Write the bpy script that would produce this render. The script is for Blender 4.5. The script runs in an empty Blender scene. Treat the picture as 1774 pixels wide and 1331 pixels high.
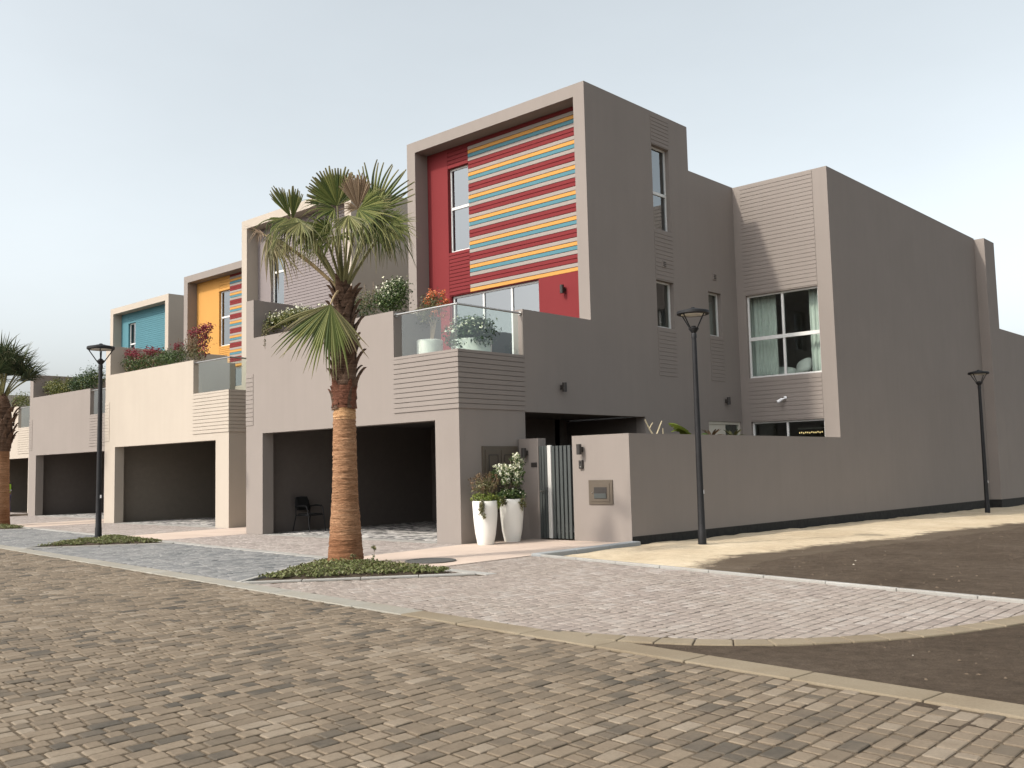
import bpy, bmesh, math, random
import numpy as np
from mathutils import Vector, Matrix

random.seed(7)
rng = np.random.default_rng(7)
scene = bpy.context.scene
COL = scene.collection

# ------------------------------------------------------------------ camera
CAM = Vector((14.6189, -14.3629, 1.55))
YAW, PITCH, ROLL = 0.738580, 0.0877307, -0.0237495
fw = Vector((-math.sin(YAW) * math.cos(PITCH), math.cos(YAW) * math.cos(PITCH), math.sin(PITCH)))
rt0 = Vector((math.cos(YAW), math.sin(YAW), 0))
up0 = rt0.cross(fw)
rt = rt0 * math.cos(ROLL) + up0 * math.sin(ROLL)
up = up0 * math.cos(ROLL) - rt0 * math.sin(ROLL)
cam_data = bpy.data.cameras.new('camera')
cam_data.sensor_fit = 'HORIZONTAL'
cam_data.sensor_width = 36.0
cam_data.lens = 1674.09 / 1774 * 36.0
cam_data.clip_start = 0.1
cam_data.clip_end = 3000
cam = bpy.data.objects.new('camera', cam_data)
cam.matrix_world = Matrix(((rt.x, up.x, -fw.x, CAM.x), (rt.y, up.y, -fw.y, CAM.y), (rt.z, up.z, -fw.z, CAM.z), (0, 0, 0, 1)))
COL.objects.link(cam)
scene.camera = cam

# ------------------------------------------------------------------ sky, sun, exposure
SUN_DIR = Vector((0.2186, 0.6886, -0.6914))          # way the light travels
world = bpy.data.worlds.new('World')
scene.world = world
world.use_nodes = True
wn = world.node_tree
wn.nodes.clear()
w_out = wn.nodes.new('ShaderNodeOutputWorld')
w_bg = wn.nodes.new('ShaderNodeBackground')
w_sky = wn.nodes.new('ShaderNodeTexSky')
w_sky.sky_type = 'NISHITA'
w_sky.sun_disc = False
w_sky.sun_elevation = math.radians(43.7)
w_sky.sun_rotation = math.radians(197.6)
w_sky.air_density = 1.0
w_sky.dust_density = 4.0
w_sky.ozone_density = 1.0
w_hs = wn.nodes.new('ShaderNodeHueSaturation')
w_hs.inputs['Saturation'].default_value = 0.28
w_hs.inputs['Hue'].default_value = 0.468
wn.links.new(w_sky.outputs[0], w_hs.inputs['Color'])
# thin high haze: a faint unevenness all over the sky
w_tc = wn.nodes.new('ShaderNodeTexCoord')
w_mp = wn.nodes.new('ShaderNodeMapping')
w_mp.inputs['Scale'].default_value = (1.0, 1.0, 2.6)
w_nz = wn.nodes.new('ShaderNodeTexNoise')
w_nz.inputs['Scale'].default_value = 2.2
w_nz.inputs['Detail'].default_value = 6
w_nz.inputs['Roughness'].default_value = 0.55
w_mr = wn.nodes.new('ShaderNodeMapRange')
w_mr.inputs['From Min'].default_value = 0.3
w_mr.inputs['From Max'].default_value = 0.7
w_mr.inputs['To Min'].default_value = 0.965
w_mr.inputs['To Max'].default_value = 1.035
w_mx = wn.nodes.new('ShaderNodeVectorMath')
w_mx.operation = 'SCALE'
wn.links.new(w_tc.outputs['Generated'], w_mp.inputs[0])
wn.links.new(w_mp.outputs[0], w_nz.inputs['Vector'])
wn.links.new(w_nz.outputs['Fac'], w_mr.inputs['Value'])
wn.links.new(w_hs.outputs[0], w_mx.inputs[0])
wn.links.new(w_mr.outputs[0], w_mx.inputs['Scale'])
wn.links.new(w_mx.outputs[0], w_bg.inputs[0])
w_bg.inputs[1].default_value = 0.145
wn.links.new(w_bg.outputs[0], w_out.inputs[0])

sun_data = bpy.data.lights.new('sun', 'SUN')
sun_data.energy = 1.85
sun_data.angle = math.radians(2.2)
sun_data.color = (1.0, 0.93, 0.82)
sun = bpy.data.objects.new('sun', sun_data)
sun.rotation_euler = SUN_DIR.to_track_quat('-Z', 'Y').to_euler()
sun.location = (-8, -25, 30)
COL.objects.link(sun)

scene.view_settings.view_transform = 'Standard'
scene.view_settings.look = 'None'
scene.view_settings.gamma = 1.0
scene.view_settings.use_curve_mapping = False
scene.view_settings.exposure = 0.88
scene.render.engine = 'CYCLES'
scene.render.resolution_x = 1024
scene.render.resolution_y = 768

# ------------------------------------------------------------------ materials
class NT:
    def __init__(self, name):
        self.m = bpy.data.materials.new(name)
        self.m.use_nodes = True
        self.t = self.m.node_tree
        self.t.nodes.clear()
        self.out = self.n('ShaderNodeOutputMaterial')
    def n(self, typ, **kw):
        nd = self.t.nodes.new(typ)
        for k, v in kw.items():
            if k.startswith('_'):
                setattr(nd, k[1:], v)
            else:
                nd.inputs[k.replace('__', ' ')].default_value = v
        return nd
    def l(self, a, b):
        self.t.links.new(a, b)
    def coord(self, scale=(1, 1, 1), kind='Object'):
        tc = self.n('ShaderNodeTexCoord')
        mp = self.n('ShaderNodeMapping')
        mp.inputs['Scale'].default_value = scale
        self.l(tc.outputs[kind], mp.inputs[0])
        return mp.outputs[0]
    def geo(self, scale=(1, 1, 1)):
        g = self.n('ShaderNodeNewGeometry')
        mp = self.n('ShaderNodeMapping')
        mp.inputs['Scale'].default_value = scale
        self.l(g.outputs['Position'], mp.inputs[0])
        return mp.outputs[0]
    def noise(self, vec, scale, detail=4, rough=0.6):
        nz = self.n('ShaderNodeTexNoise')
        nz.inputs['Scale'].default_value = scale
        nz.inputs['Detail'].default_value = detail
        nz.inputs['Roughness'].default_value = rough
        self.l(vec, nz.inputs['Vector'])
        return nz.outputs['Fac']
    def ramp(self, fac, stops, interp='LINEAR'):
        r = self.n('ShaderNodeValToRGB')
        r.color_ramp.interpolation = interp
        els = r.color_ramp.elements
        while len(els) > 1:
            els.remove(els[-1])
        els[0].position = stops[0][0]
        els[0].color = (*stops[0][1], 1)
        for p, c in stops[1:]:
            e = els.new(p)
            e.color = (*c, 1)
        self.l(fac, r.inputs[0])
        return r.outputs[0]
    def mix(self, fac, a, b, mode='MIX'):
        mx = self.n('ShaderNodeMix')
        mx.data_type = 'RGBA'
        mx.blend_type = mode
        for s, v in ((0, fac), (6, a), (7, b)):
            if isinstance(v, (int, float)):
                mx.inputs[s].default_value = v
            elif isinstance(v, tuple):
                mx.inputs[s].default_value = (*v, 1)
            else:
                self.l(v, mx.inputs[s])
        return mx.outputs[2]
    def bump(self, h, strength, dist=0.01, normal=None):
        b = self.n('ShaderNodeBump')
        b.inputs['Strength'].default_value = strength
        b.inputs['Distance'].default_value = dist
        self.l(h, b.inputs['Height'])
        if normal is not None:
            self.l(normal, b.inputs['Normal'])
        return b.outputs[0]
    def principled(self, color, rough=0.8, normal=None, metallic=0.0, spec=0.3):
        p = self.n('ShaderNodeBsdfPrincipled')
        if isinstance(color, tuple):
            p.inputs['Base Color'].default_value = (*color, 1)
        else:
            self.l(color, p.inputs['Base Color'])
        if isinstance(rough, (int, float)):
            p.inputs['Roughness'].default_value = rough
        else:
            self.l(rough, p.inputs['Roughness'])
        p.inputs['Metallic'].default_value = metallic
        p.inputs['Specular IOR Level'].default_value = spec
        if normal is not None:
            self.l(normal, p.inputs['Normal'])
        return p.outputs[0]
    def done(self, sh):
        self.l(sh, self.out.inputs[0])
        return self.m

def sc(c, k):
    return tuple(max(0.0, x * k) for x in c)

def stucco(name, col, var=0.035, bump=0.25, rough=0.88):
    t = NT(name)
    v = t.geo()
    big = t.noise(v, 0.7, 5, 0.6)
    streak = t.noise(t.geo((3.0, 3.0, 0.25)), 1.2, 4, 0.6)
    fine = t.noise(v, 160, 3, 0.6)
    c = t.ramp(big, [(0.25, sc(col, 1 - var)), (0.75, sc(col, 1 + var))])
    s = t.ramp(streak, [(0.3, (0.965, 0.965, 0.962)), (0.6, (1.0, 1.0, 1.0))])
    c = t.mix(0.8, c, s, 'MULTIPLY')
    return t.done(t.principled(c, rough, t.bump(fine, bump, 0.003), spec=0.2))

def plain(name, col, rough=0.5, metallic=0.0, spec=0.4, var=0.05, scale=6.0, bump=0.0):
    t = NT(name)
    v = t.geo()
    nz = t.noise(v, scale, 4)
    c = t.ramp(nz, [(0.3, sc(col, 1 - var)), (0.7, sc(col, 1 + var))])
    nm = t.bump(t.noise(v, 90, 3), bump, 0.003) if bump else None
    return t.done(t.principled(c, rough, nm, metallic, spec))

TAUPE = (0.236, 0.207, 0.186)
BEIGE = (0.400, 0.352, 0.295)
RED = (0.168, 0.024, 0.026)
YELLOW = (0.480, 0.248, 0.068)
TEAL = (0.078, 0.190, 0.225)
GREY = (0.280, 0.245, 0.220)
LAVENDER = (0.215, 0.188, 0.185)
M = {}
for k, c in (('taupe', TAUPE), ('beige', BEIGE), ('red', RED), ('yellow', YELLOW), ('teal', TEAL), ('grey', GREY), ('lavender', LAVENDER)):
    M[k] = stucco(k + '_stucco', c)
M['white_frame'] = plain('white_aluminium', (0.62, 0.62, 0.60), 0.4, 0.0, 0.5)
M['black_metal'] = plain('black_painted_metal', (0.012, 0.012, 0.013), 0.55, 0.0, 0.3, 0.25)
M['steel'] = plain('brushed_steel', (0.42, 0.41, 0.39), 0.32, 1.0)
M['gate_grey'] = plain('dark_grey_gate_paint', (0.062, 0.070, 0.068), 0.5)
M['gate_strip'] = plain('brushed_pale_panel', (0.60, 0.60, 0.57), 0.45, 0.15)
M['brown_metal'] = plain('brown_metal', (0.090, 0.072, 0.053), 0.6, 0.0, 0.4)
M['dark_fitting'] = plain('dark_fitting', (0.03, 0.026, 0.023), 0.5)
M['pot_white'] = plain('white_glazed_planter', (0.72, 0.71, 0.66), 0.38, 0.0, 0.5, 0.03, 3.0)
M['plinth'] = plain('black_waterproofing', (0.022, 0.021, 0.019), 0.75, 0.0, 0.2, 0.35, 9.0, 0.5)
M['roof'] = plain('roof_screed', (0.30, 0.28, 0.25), 0.9)
M['inside'] = plain('room_plaster', (0.33, 0.31, 0.28), 0.9)
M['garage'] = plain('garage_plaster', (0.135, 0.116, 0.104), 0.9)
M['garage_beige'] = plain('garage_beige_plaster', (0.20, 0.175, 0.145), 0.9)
M['fabric'] = plain('black_chair_fabric', (0.010, 0.010, 0.010), 0.9)
M['curtain'] = plain('sheer_curtain', (0.60, 0.64, 0.60), 0.9)
M['linen'] = plain('white_linen', (0.70, 0.72, 0.68), 0.9)
M['door_white'] = plain('white_door_paint', (0.55, 0.52, 0.44), 0.5)
M['camera_white'] = plain('white_plastic', (0.78, 0.78, 0.78), 0.35)
M['skin'] = plain('skin', (0.20, 0.105, 0.065), 0.6)
M['hi_vis'] = plain('hi_vis_fabric', (0.40, 0.75, 0.06), 0.8)
M['tape'] = plain('reflective_tape', (0.6, 0.62, 0.6), 0.4)
M['trousers'] = plain('blue_work_trousers', (0.09, 0.09, 0.17), 0.9)
M['dark_cloth'] = plain('dark_cloth', (0.02, 0.02, 0.025), 0.9)
M['soil'] = plain('dark_soil', (0.055, 0.042, 0.030), 0.95, 0, 0.1, 0.4, 14, 0.8)
M['stem'] = plain('grey_stem', (0.20, 0.155, 0.11), 0.85)
M['twig'] = plain('pale_twig', (0.42, 0.36, 0.24), 0.8)

def glass(name, tint, base, rough=0.02, solid=False):
    t = NT(name)
    tr = t.n('ShaderNodeBsdfTransparent')
    tr.inputs[0].default_value = (*tint, 1)
    gl = t.n('ShaderNodeBsdfGlossy')
    gl.inputs['Roughness'].default_value = rough
    gl.inputs['Color'].default_value = (0.9, 0.94, 0.96, 1)
    wob = t.bump(t.noise(t.geo(), 1.6, 2), 0.02, 0.05)
    t.l(wob, gl.inputs['Normal'])
    lw = t.n('ShaderNodeLayerWeight')
    lw.inputs['Blend'].default_value = 0.5
    pw = t.n('ShaderNodeMath')
    pw.operation = 'POWER'
    pw.inputs[1].default_value = 4.5
    t.l(lw.outputs['Facing'], pw.inputs[0])
    ad = t.n('ShaderNodeMath')
    ad.operation = 'ADD'
    ad.use_clamp = True
    ad.inputs[1].default_value = base
    t.l(pw.outputs[0], ad.inputs[0])
    if solid:
        g = t.n('ShaderNodeNewGeometry')
        iv = t.n('ShaderNodeMath')
        iv.operation = 'SUBTRACT'
        iv.inputs[0].default_value = 1.0
        t.l(g.outputs['Backfacing'], iv.inputs[1])
        ml = t.n('ShaderNodeMath')
        ml.operation = 'MULTIPLY'
        t.l(ad.outputs[0], ml.inputs[0])
        t.l(iv.outputs[0], ml.inputs[1])
        ad = ml
    mx = t.n('ShaderNodeMixShader')
    t.l(ad.outputs[0], mx.inputs[0])
    t.l(tr.outputs[0], mx.inputs[1])
    t.l(gl.outputs[0], mx.inputs[2])
    return t.done(mx.outputs[0])

M['coated_glass'] = glass('coated_window_glass', (0.34, 0.40, 0.44), 0.24)
M['window_glass'] = glass('window_glass', (0.78, 0.84, 0.81), 0.07)
M['balustrade_glass'] = glass('balustrade_glass', (0.89, 0.935, 0.91), 0.085, 0.01, True)

def pavers_mat(name, stops, dirt, dirt_amt, obj_random):
    t = NT(name)
    if obj_random:
        oi = t.n('ShaderNodeObjectInfo')
        r = oi.outputs['Random']
    else:
        g = t.n('ShaderNodeNewGeometry')
        r = g.outputs['Random Per Island']
    v = t.geo()
    clus = t.n('ShaderNodeMath')
    clus.operation = 'MULTIPLY_ADD'
    clus.use_clamp = True
    clus.inputs[1].default_value = 1.1
    t.l(t.noise(v, 0.9, 3, 0.55), clus.inputs[0])
    sb = t.n('ShaderNodeMath')
    sb.operation = 'SUBTRACT'
    t.l(r, sb.inputs[0])
    sb.inputs[1].default_value = 0.53
    t.l(sb.outputs[0], clus.inputs[2])
    c = t.ramp(clus.outputs[0], stops)
    blot = t.noise(v, 0.55, 5, 0.65)
    c = t.mix(t.ramp(blot, [(0.35, (0, 0, 0)), (0.75, (dirt_amt, dirt_amt, dirt_amt))]), c, dirt)
    grain = t.noise(v, 46, 5, 0.7)
    c = t.mix(0.85, c, t.ramp(grain, [(0.25, (0.74, 0.74, 0.74)), (0.5, (1, 1, 1)), (0.8, (1.16, 1.15, 1.13))]), 'MULTIPLY')
    wear = t.noise(v, 7, 4, 0.6)
    c = t.mix(0.7, c, t.ramp(wear, [(0.3, (0.84, 0.83, 0.82)), (0.65, (1.05, 1.05, 1.05))]), 'MULTIPLY')
    return t.done(t.principled(c, 0.9, t.bump(grain, 0.5, 0.004), spec=0.15))

ROADC = [(0.0, (0.0638, 0.0574, 0.0475)), (0.1, (0.0918, 0.0781, 0.0617)), (0.28, (0.1308, 0.1053, 0.0773)), (0.62, (0.1619, 0.1289, 0.0936)), (0.86, (0.1868, 0.151, 0.1105)), (1.0, (0.2141, 0.1783, 0.1357))]
APRONC = [(0.0, (0.22, 0.1875, 0.1655)), (0.3, (0.2429, 0.2064, 0.1823)), (0.6, (0.264, 0.227, 0.1999)), (0.85, (0.2816, 0.2477, 0.2201)), (1.0, (0.308, 0.2769, 0.2503))]
BAYC = [(0.0, (0.1066, 0.1118, 0.1139)), (0.4, (0.1558, 0.1604, 0.1607)), (0.8, (0.1927, 0.1944, 0.1903)), (1.0, (0.2378, 0.2349, 0.2262))]
DRIVEC = [(0.0, (0.204, 0.176, 0.1599)), (0.5, (0.264, 0.2304, 0.209)), (1.0, (0.324, 0.292, 0.2652))]
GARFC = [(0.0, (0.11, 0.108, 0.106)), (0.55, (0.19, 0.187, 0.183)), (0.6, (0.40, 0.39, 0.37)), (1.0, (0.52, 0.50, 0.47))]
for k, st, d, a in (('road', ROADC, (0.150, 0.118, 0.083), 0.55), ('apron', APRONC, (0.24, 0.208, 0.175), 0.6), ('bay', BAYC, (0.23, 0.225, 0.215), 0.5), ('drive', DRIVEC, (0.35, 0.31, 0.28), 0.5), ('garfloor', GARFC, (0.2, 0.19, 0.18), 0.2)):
    M['paver_' + k] = pavers_mat(k + '_pavers', st, d, a, False)
    M['paver1_' + k] = pavers_mat(k + '_single_paver', st, d, a, True)

def ground_mat(name, c0, c1, c2, fine=55, speck=None):
    t = NT(name)
    v = t.geo()
    a = t.noise(v, 0.5, 6, 0.65)
    b = t.noise(v, 6, 6, 0.7)
    f = t.noise(v, fine, 5, 0.75)
    c = t.ramp(a, [(0.3, c0), (0.55, c1), (0.75, c2)])
    c = t.mix(0.9, c, t.ramp(b, [(0.3, (0.66, 0.65, 0.64)), (0.62, (1.12, 1.11, 1.10))]), 'MULTIPLY')
    c = t.mix(0.9, c, t.ramp(f, [(0.25, (0.6, 0.6, 0.6)), (0.5, (1, 1, 1)), (0.8, (1.35, 1.33, 1.3))]), 'MULTIPLY')
    nm = t.bump(f, 1.0, 0.03, t.bump(b, 0.8, 0.10))
    return t.done(t.principled(c, 0.95, nm, spec=0.1))

M['dirt'] = ground_mat('brown_dirt', (0.084, 0.063, 0.045), (0.108, 0.083, 0.061), (0.130, 0.102, 0.077))
M['sand'] = ground_mat('yellow_sand', (0.42, 0.31, 0.185), (0.50, 0.38, 0.235), (0.56, 0.44, 0.29), 70)
t = NT('joint_sand')
v = t.geo()
c = t.ramp(t.noise(v, 9.0, 5, 0.7), [(0.30, (0.070, 0.053, 0.036)), (0.55, (0.105, 0.082, 0.057)), (0.66, (0.15, 0.122, 0.088)), (0.74, (0.30, 0.26, 0.20))])
M['joint'] = t.done(t.principled(c, 0.95, t.bump(t.noise(v, 120, 4), 0.8, 0.01), spec=0.1))
M['joint_grey'] = ground_mat('grey_joint_sand', (0.19, 0.168, 0.143), (0.225, 0.20, 0.172), (0.26, 0.235, 0.205), 80)
M['path'] = plain('cream_path_slabs', (0.455, 0.368, 0.305), 0.9, 0, 0.15, 0.07, 1.3, 0.3)

def kerb_mat(name, col, dirt, amt):
    t = NT(name)
    oi = t.n('ShaderNodeObjectInfo')
    v = t.geo()
    c = t.ramp(oi.outputs['Random'], [(0, sc(col, 0.9)), (1, sc(col, 1.08))])
    d = t.noise(v, 1.4, 5, 0.65)
    c = t.mix(t.ramp(d, [(0.35, (0, 0, 0)), (0.7, (amt, amt, amt))]), c, dirt)
    f = t.noise(v, 60, 5, 0.7)
    c = t.mix(0.8, c, t.ramp(f, [(0.25, (0.8, 0.8, 0.8)), (0.7, (1.1, 1.1, 1.1))]), 'MULTIPLY')
    return t.done(t.principled(c, 0.9, t.bump(f, 0.4, 0.004), spec=0.15))

M['kerb'] = kerb_mat('concrete_kerb', (0.262, 0.252, 0.220), (0.225, 0.195, 0.145), 0.6)
M['kerb_sandy'] = kerb_mat('sandy_concrete_kerb', (0.215, 0.180, 0.128), (0.165, 0.130, 0.088), 0.8)
M['kerb_white'] = kerb_mat('pale_concrete_edging', (0.305, 0.30, 0.28), (0.25, 0.23, 0.20), 0.55)
M['kerb_grey'] = kerb_mat('grey_concrete_edging', (0.27, 0.285, 0.29), (0.30, 0.28, 0.25), 0.4)

def leaf_mat(name, stops, transl=0.3, rough=0.5, spec=0.35, attr=None):
    t = NT(name)
    g = t.n('ShaderNodeNewGeometry')
    c = t.ramp(g.outputs['Random Per Island'], stops)
    if attr:
        at = t.n('ShaderNodeAttribute')
        at.attribute_name = attr
        brown = t.ramp(g.outputs['Random Per Island'], [(0, (0.17, 0.115, 0.072)), (1, (0.34, 0.25, 0.17))])
        c = t.mix(at.outputs['Fac'], c, brown)
    p = t.principled(c, rough, None, 0, spec)
    tr = t.n('ShaderNodeBsdfTranslucent')
    t.l(c, tr.inputs[0])
    mx = t.n('ShaderNodeMixShader')
    mx.inputs[0].default_value = transl
    t.l(p, mx.inputs[1])
    t.l(tr.outputs[0], mx.inputs[2])
    return t.done(mx.outputs[0])

M['palm_leaf'] = leaf_mat('palm_leaf', [(0, (0.034, 0.056, 0.014)), (0.45, (0.082, 0.108, 0.026)), (1, (0.195, 0.205, 0.062))], 0.28, 0.55, 0.2, 'brown')
M['palm_leaf_dark'] = leaf_mat('dark_palm_leaf', [(0, (0.020, 0.036, 0.016)), (0.6, (0.040, 0.060, 0.026)), (1, (0.075, 0.090, 0.040))], 0.25, 0.55, 0.2, 'brown')
M['leaf_green'] = leaf_mat('green_leaf', [(0, (0.022, 0.045, 0.012)), (0.5, (0.050, 0.085, 0.022)), (1, (0.10, 0.14, 0.04))])
M['leaf_yellow'] = leaf_mat('yellow_green_leaf', [(0, (0.035, 0.055, 0.012)), (0.5, (0.085, 0.100, 0.025)), (1, (0.19, 0.18, 0.045))])
M['leaf_bed'] = leaf_mat('bed_leaf', [(0, (0.10, 0.075, 0.04)), (0.22, (0.085, 0.085, 0.03)), (0.5, (0.10, 0.125, 0.036)), (0.8, (0.16, 0.175, 0.06)), (1, (0.24, 0.235, 0.11))])
M['leaf_dark'] = leaf_mat('dark_leaf', [(0, (0.014, 0.030, 0.010)), (0.5, (0.030, 0.058, 0.018)), (1, (0.06, 0.10, 0.03))])
M['leaf_olive'] = leaf_mat('olive_leaf', [(0, (0.06, 0.07, 0.022)), (0.5, (0.115, 0.115, 0.045)), (1, (0.20, 0.17, 0.085))])
M['leaf_rust'] = leaf_mat('rusty_leaf', [(0, (0.07, 0.055, 0.025)), (0.5, (0.145, 0.095, 0.05)), (1, (0.24, 0.15, 0.085))])
M['leaf_lime'] = leaf_mat('lime_leaf', [(0, (0.09, 0.13, 0.02)), (0.5, (0.16, 0.21, 0.035)), (1, (0.27, 0.30, 0.07))])
M['flower_white'] = leaf_mat('cream_petals', [(0, (0.55, 0.55, 0.36)), (0.5, (0.70, 0.70, 0.52)), (1, (0.82, 0.82, 0.72))], 0.3, 0.7, 0.2)
M['flower_red'] = leaf_mat('crimson_petals', [(0, (0.10, 0.020, 0.026)), (0.6, (0.19, 0.032, 0.045)), (1, (0.31, 0.07, 0.08))], 0.3, 0.7, 0.2)
M['flower_orange'] = leaf_mat('orange_petals', [(0, (0.48, 0.10, 0.05)), (0.6, (0.68, 0.22, 0.09)), (1, (0.75, 0.36, 0.20))], 0.3, 0.7, 0.2)

def trunk_mat(name, c0, c1, c2, foot=False):
    t = NT(name)
    v = t.geo((1.6, 1.6, 26))
    a = t.noise(v, 1.0, 6, 0.7)
    b = t.noise(t.geo((14, 14, 60)), 1.0, 4, 0.7)
    big = t.noise(t.geo(), 1.6, 3)
    c = t.ramp(a, [(0.3, c0), (0.5, c1), (0.72, c2)])
    c = t.mix(0.8, c, t.ramp(b, [(0.28, (0.55, 0.5, 0.46)), (0.6, (1.1, 1.1, 1.1))]), 'MULTIPLY')
    c = t.mix(0.8, c, t.ramp(big, [(0.3, (0.78, 0.70, 0.64)), (0.7, (1.12, 1.12, 1.12))]), 'MULTIPLY')
    if foot:
        sx_ = t.n('ShaderNodeSeparateXYZ')
        t.l(t.geo(), sx_.inputs[0])
        ma = t.n('ShaderNodeMath')
        ma.operation = 'MULTIPLY_ADD'
        ma.inputs[1].default_value = 0.5
        t.l(t.noise(t.geo(), 3.0, 3), ma.inputs[0])
        t.l(sx_.outputs[2], ma.inputs[2])
        c = t.mix(t.ramp(ma.outputs[0], [(0.25, (0.85, 0.85, 0.85)), (0.62, (0.6, 0.6, 0.6)), (1.0, (0.0, 0.0, 0.0))]), c, t.mix(0.75, c, (0.55, 0.36, 0.28), 'MULTIPLY'))
    return t.done(t.principled(c, 0.9, t.bump(b, 0.8, 0.02, t.bump(a, 0.9, 0.03)), spec=0.15))

M['trunk'] = trunk_mat('palm_trunk_fibre', (0.20, 0.105, 0.055), (0.31, 0.175, 0.098), (0.42, 0.26, 0.155), True)
M['trunk_pale'] = trunk_mat('palm_trunk_fresh_cut', (0.36, 0.20, 0.10), (0.48, 0.29, 0.15), (0.58, 0.38, 0.22))
M['sheath'] = trunk_mat('palm_red_sheath', (0.095, 0.045, 0.030), (0.17, 0.075, 0.048), (0.24, 0.115, 0.075))
M['boot'] = trunk_mat('palm_leaf_base', (0.060, 0.038, 0.026), (0.125, 0.080, 0.056), (0.22, 0.15, 0.11))
M['petiole'] = plain('palm_petiole', (0.17, 0.16, 0.065), 0.5, 0, 0.4, 0.25, 5)
M['petiole_dry'] = plain('dry_palm_petiole', (0.36, 0.27, 0.15), 0.6, 0, 0.3, 0.25, 5)

t = NT('warm_lamp')
e = t.n('ShaderNodeEmission')
e.inputs[0].default_value = (1.0, 0.72, 0.32, 1)
e.inputs[1].default_value = 0.75
M['warm_lamp'] = t.done(e.outputs[0])

# ------------------------------------------------------------------ mesh helpers
def new_obj(name, me, mat=None, parent=None):
    if mat is not None and not me.materials:
        me.materials.append(mat)
    o = bpy.data.objects.new(name, me)
    COL.objects.link(o)
    if parent is not None:
        o.parent = parent
    return o

def empty(name, loc=(0, 0, 0), rz=0.0, parent=None):
    o = bpy.data.objects.new(name, None)
    o.empty_display_size = 0.3
    o.location = loc
    o.rotation_euler = (0, 0, rz)
    COL.objects.link(o)
    if parent is not None:
        o.parent = parent
    return o

def tag(o, label=None, cat=None, group=None, kind=None):
    if label: o['label'] = label
    if cat: o['category'] = cat
    if group: o['group'] = group
    if kind: o['kind'] = kind
    return o

class MB:
    def __init__(self):
        self.v, self.f = [], []
    def box(self, x0, x1, y0, y1, z0, z1):
        b = len(self.v)
        self.v += [(x0, y0, z0), (x1, y0, z0), (x1, y1, z0), (x0, y1, z0), (x0, y0, z1), (x1, y0, z1), (x1, y1, z1), (x0, y1, z1)]
        self.f += [tuple(b + i for i in q) for q in ((0, 3, 2, 1), (4, 5, 6, 7), (0, 1, 5, 4), (1, 2, 6, 5), (2, 3, 7, 6), (3, 0, 4, 7))]
        return self
    def hexa(self, pts):
        b = len(self.v)
        self.v += [tuple(p) for p in pts]
        self.f += [tuple(b + i for i in q) for q in ((0, 3, 2, 1), (4, 5, 6, 7), (0, 1, 5, 4), (1, 2, 6, 5), (2, 3, 7, 6), (3, 0, 4, 7))]
        return self
    def tube(self, path, radii, n=8, cap=True):
        pts = [Vector(p) for p in path]
        if isinstance(radii, (int, float)):
            radii = [radii] * len(pts)
        b = len(self.v)
        ref = None
        for i, p in enumerate(pts):
            d = (pts[min(i + 1, len(pts) - 1)] - pts[max(i - 1, 0)]).normalized()
            if ref is None:
                ref = Vector((0, 0, 1)) if abs(d.z) < 0.9 else Vector((1, 0, 0))
            a = d.cross(ref)
            if a.length < 1e-5:
                a = d.cross(Vector((0, 1, 0)))
            a.normalize()
            c = a.cross(d)
            for k in range(n):
                t = 2 * math.pi * k / n
                self.v.append(tuple(p + (a * math.cos(t) + c * math.sin(t)) * radii[i]))
        for i in range(len(pts) - 1):
            for k in range(n):
                k2 = (k + 1) % n
                self.f.append((b + i * n + k, b + i * n + k2, b + (i + 1) * n + k2, b + (i + 1) * n + k))
        if cap:
            self.f.append(tuple(b + k for k in range(n))[::-1])
            self.f.append(tuple(b + (len(pts) - 1) * n + k for k in range(n)))
        return self
    def lathe(self, prof, n=24, c=(0, 0, 0), cap=True):
        b = len(self.v)
        for r, z in prof:
            for k in range(n):
                t = 2 * math.pi * k / n
                self.v.append((c[0] + r * math.cos(t), c[1] + r * math.sin(t), c[2] + z))
        for i in range(len(prof) - 1):
            for k in range(n):
                k2 = (k + 1) % n
                self.f.append((b + i * n + k, b + i * n + k2, b + (i + 1) * n + k2, b + (i + 1) * n + k))
        if cap:
            self.f.append(tuple(b + k for k in range(n))[::-1])
            self.f.append(tuple(b + (len(prof) - 1) * n + k for k in range(n)))
        return self
    def mesh(self, name, smooth=False):
        me = bpy.data.meshes.new(name)
        me.from_pydata(self.v, [], self.f)
        bm = bmesh.new()
        bm.from_mesh(me)
        bmesh.ops.recalc_face_normals(bm, faces=bm.faces)
        bm.to_mesh(me)
        bm.free()
        if smooth:
            me.polygons.foreach_set('use_smooth', [True] * len(me.polygons))
            try:
                me.set_sharp_from_angle(angle=math.radians(40))
            except Exception:
                pass
        me.update()
        return me
    def build(self, name, mat, parent=None, smooth=False, bevel=0.0):
        o = new_obj(name, self.mesh(name, smooth), mat, parent)
        if bevel:
            add_bevel(o, bevel)
        return o

def add_bevel(o, w, seg=2):
    md = o.modifiers.new('bevel', 'BEVEL')
    md.width = w
    md.segments = seg
    md.limit_method = 'ANGLE'
    md.angle_limit = math.radians(50)
    md.harden_normals = False

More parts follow.
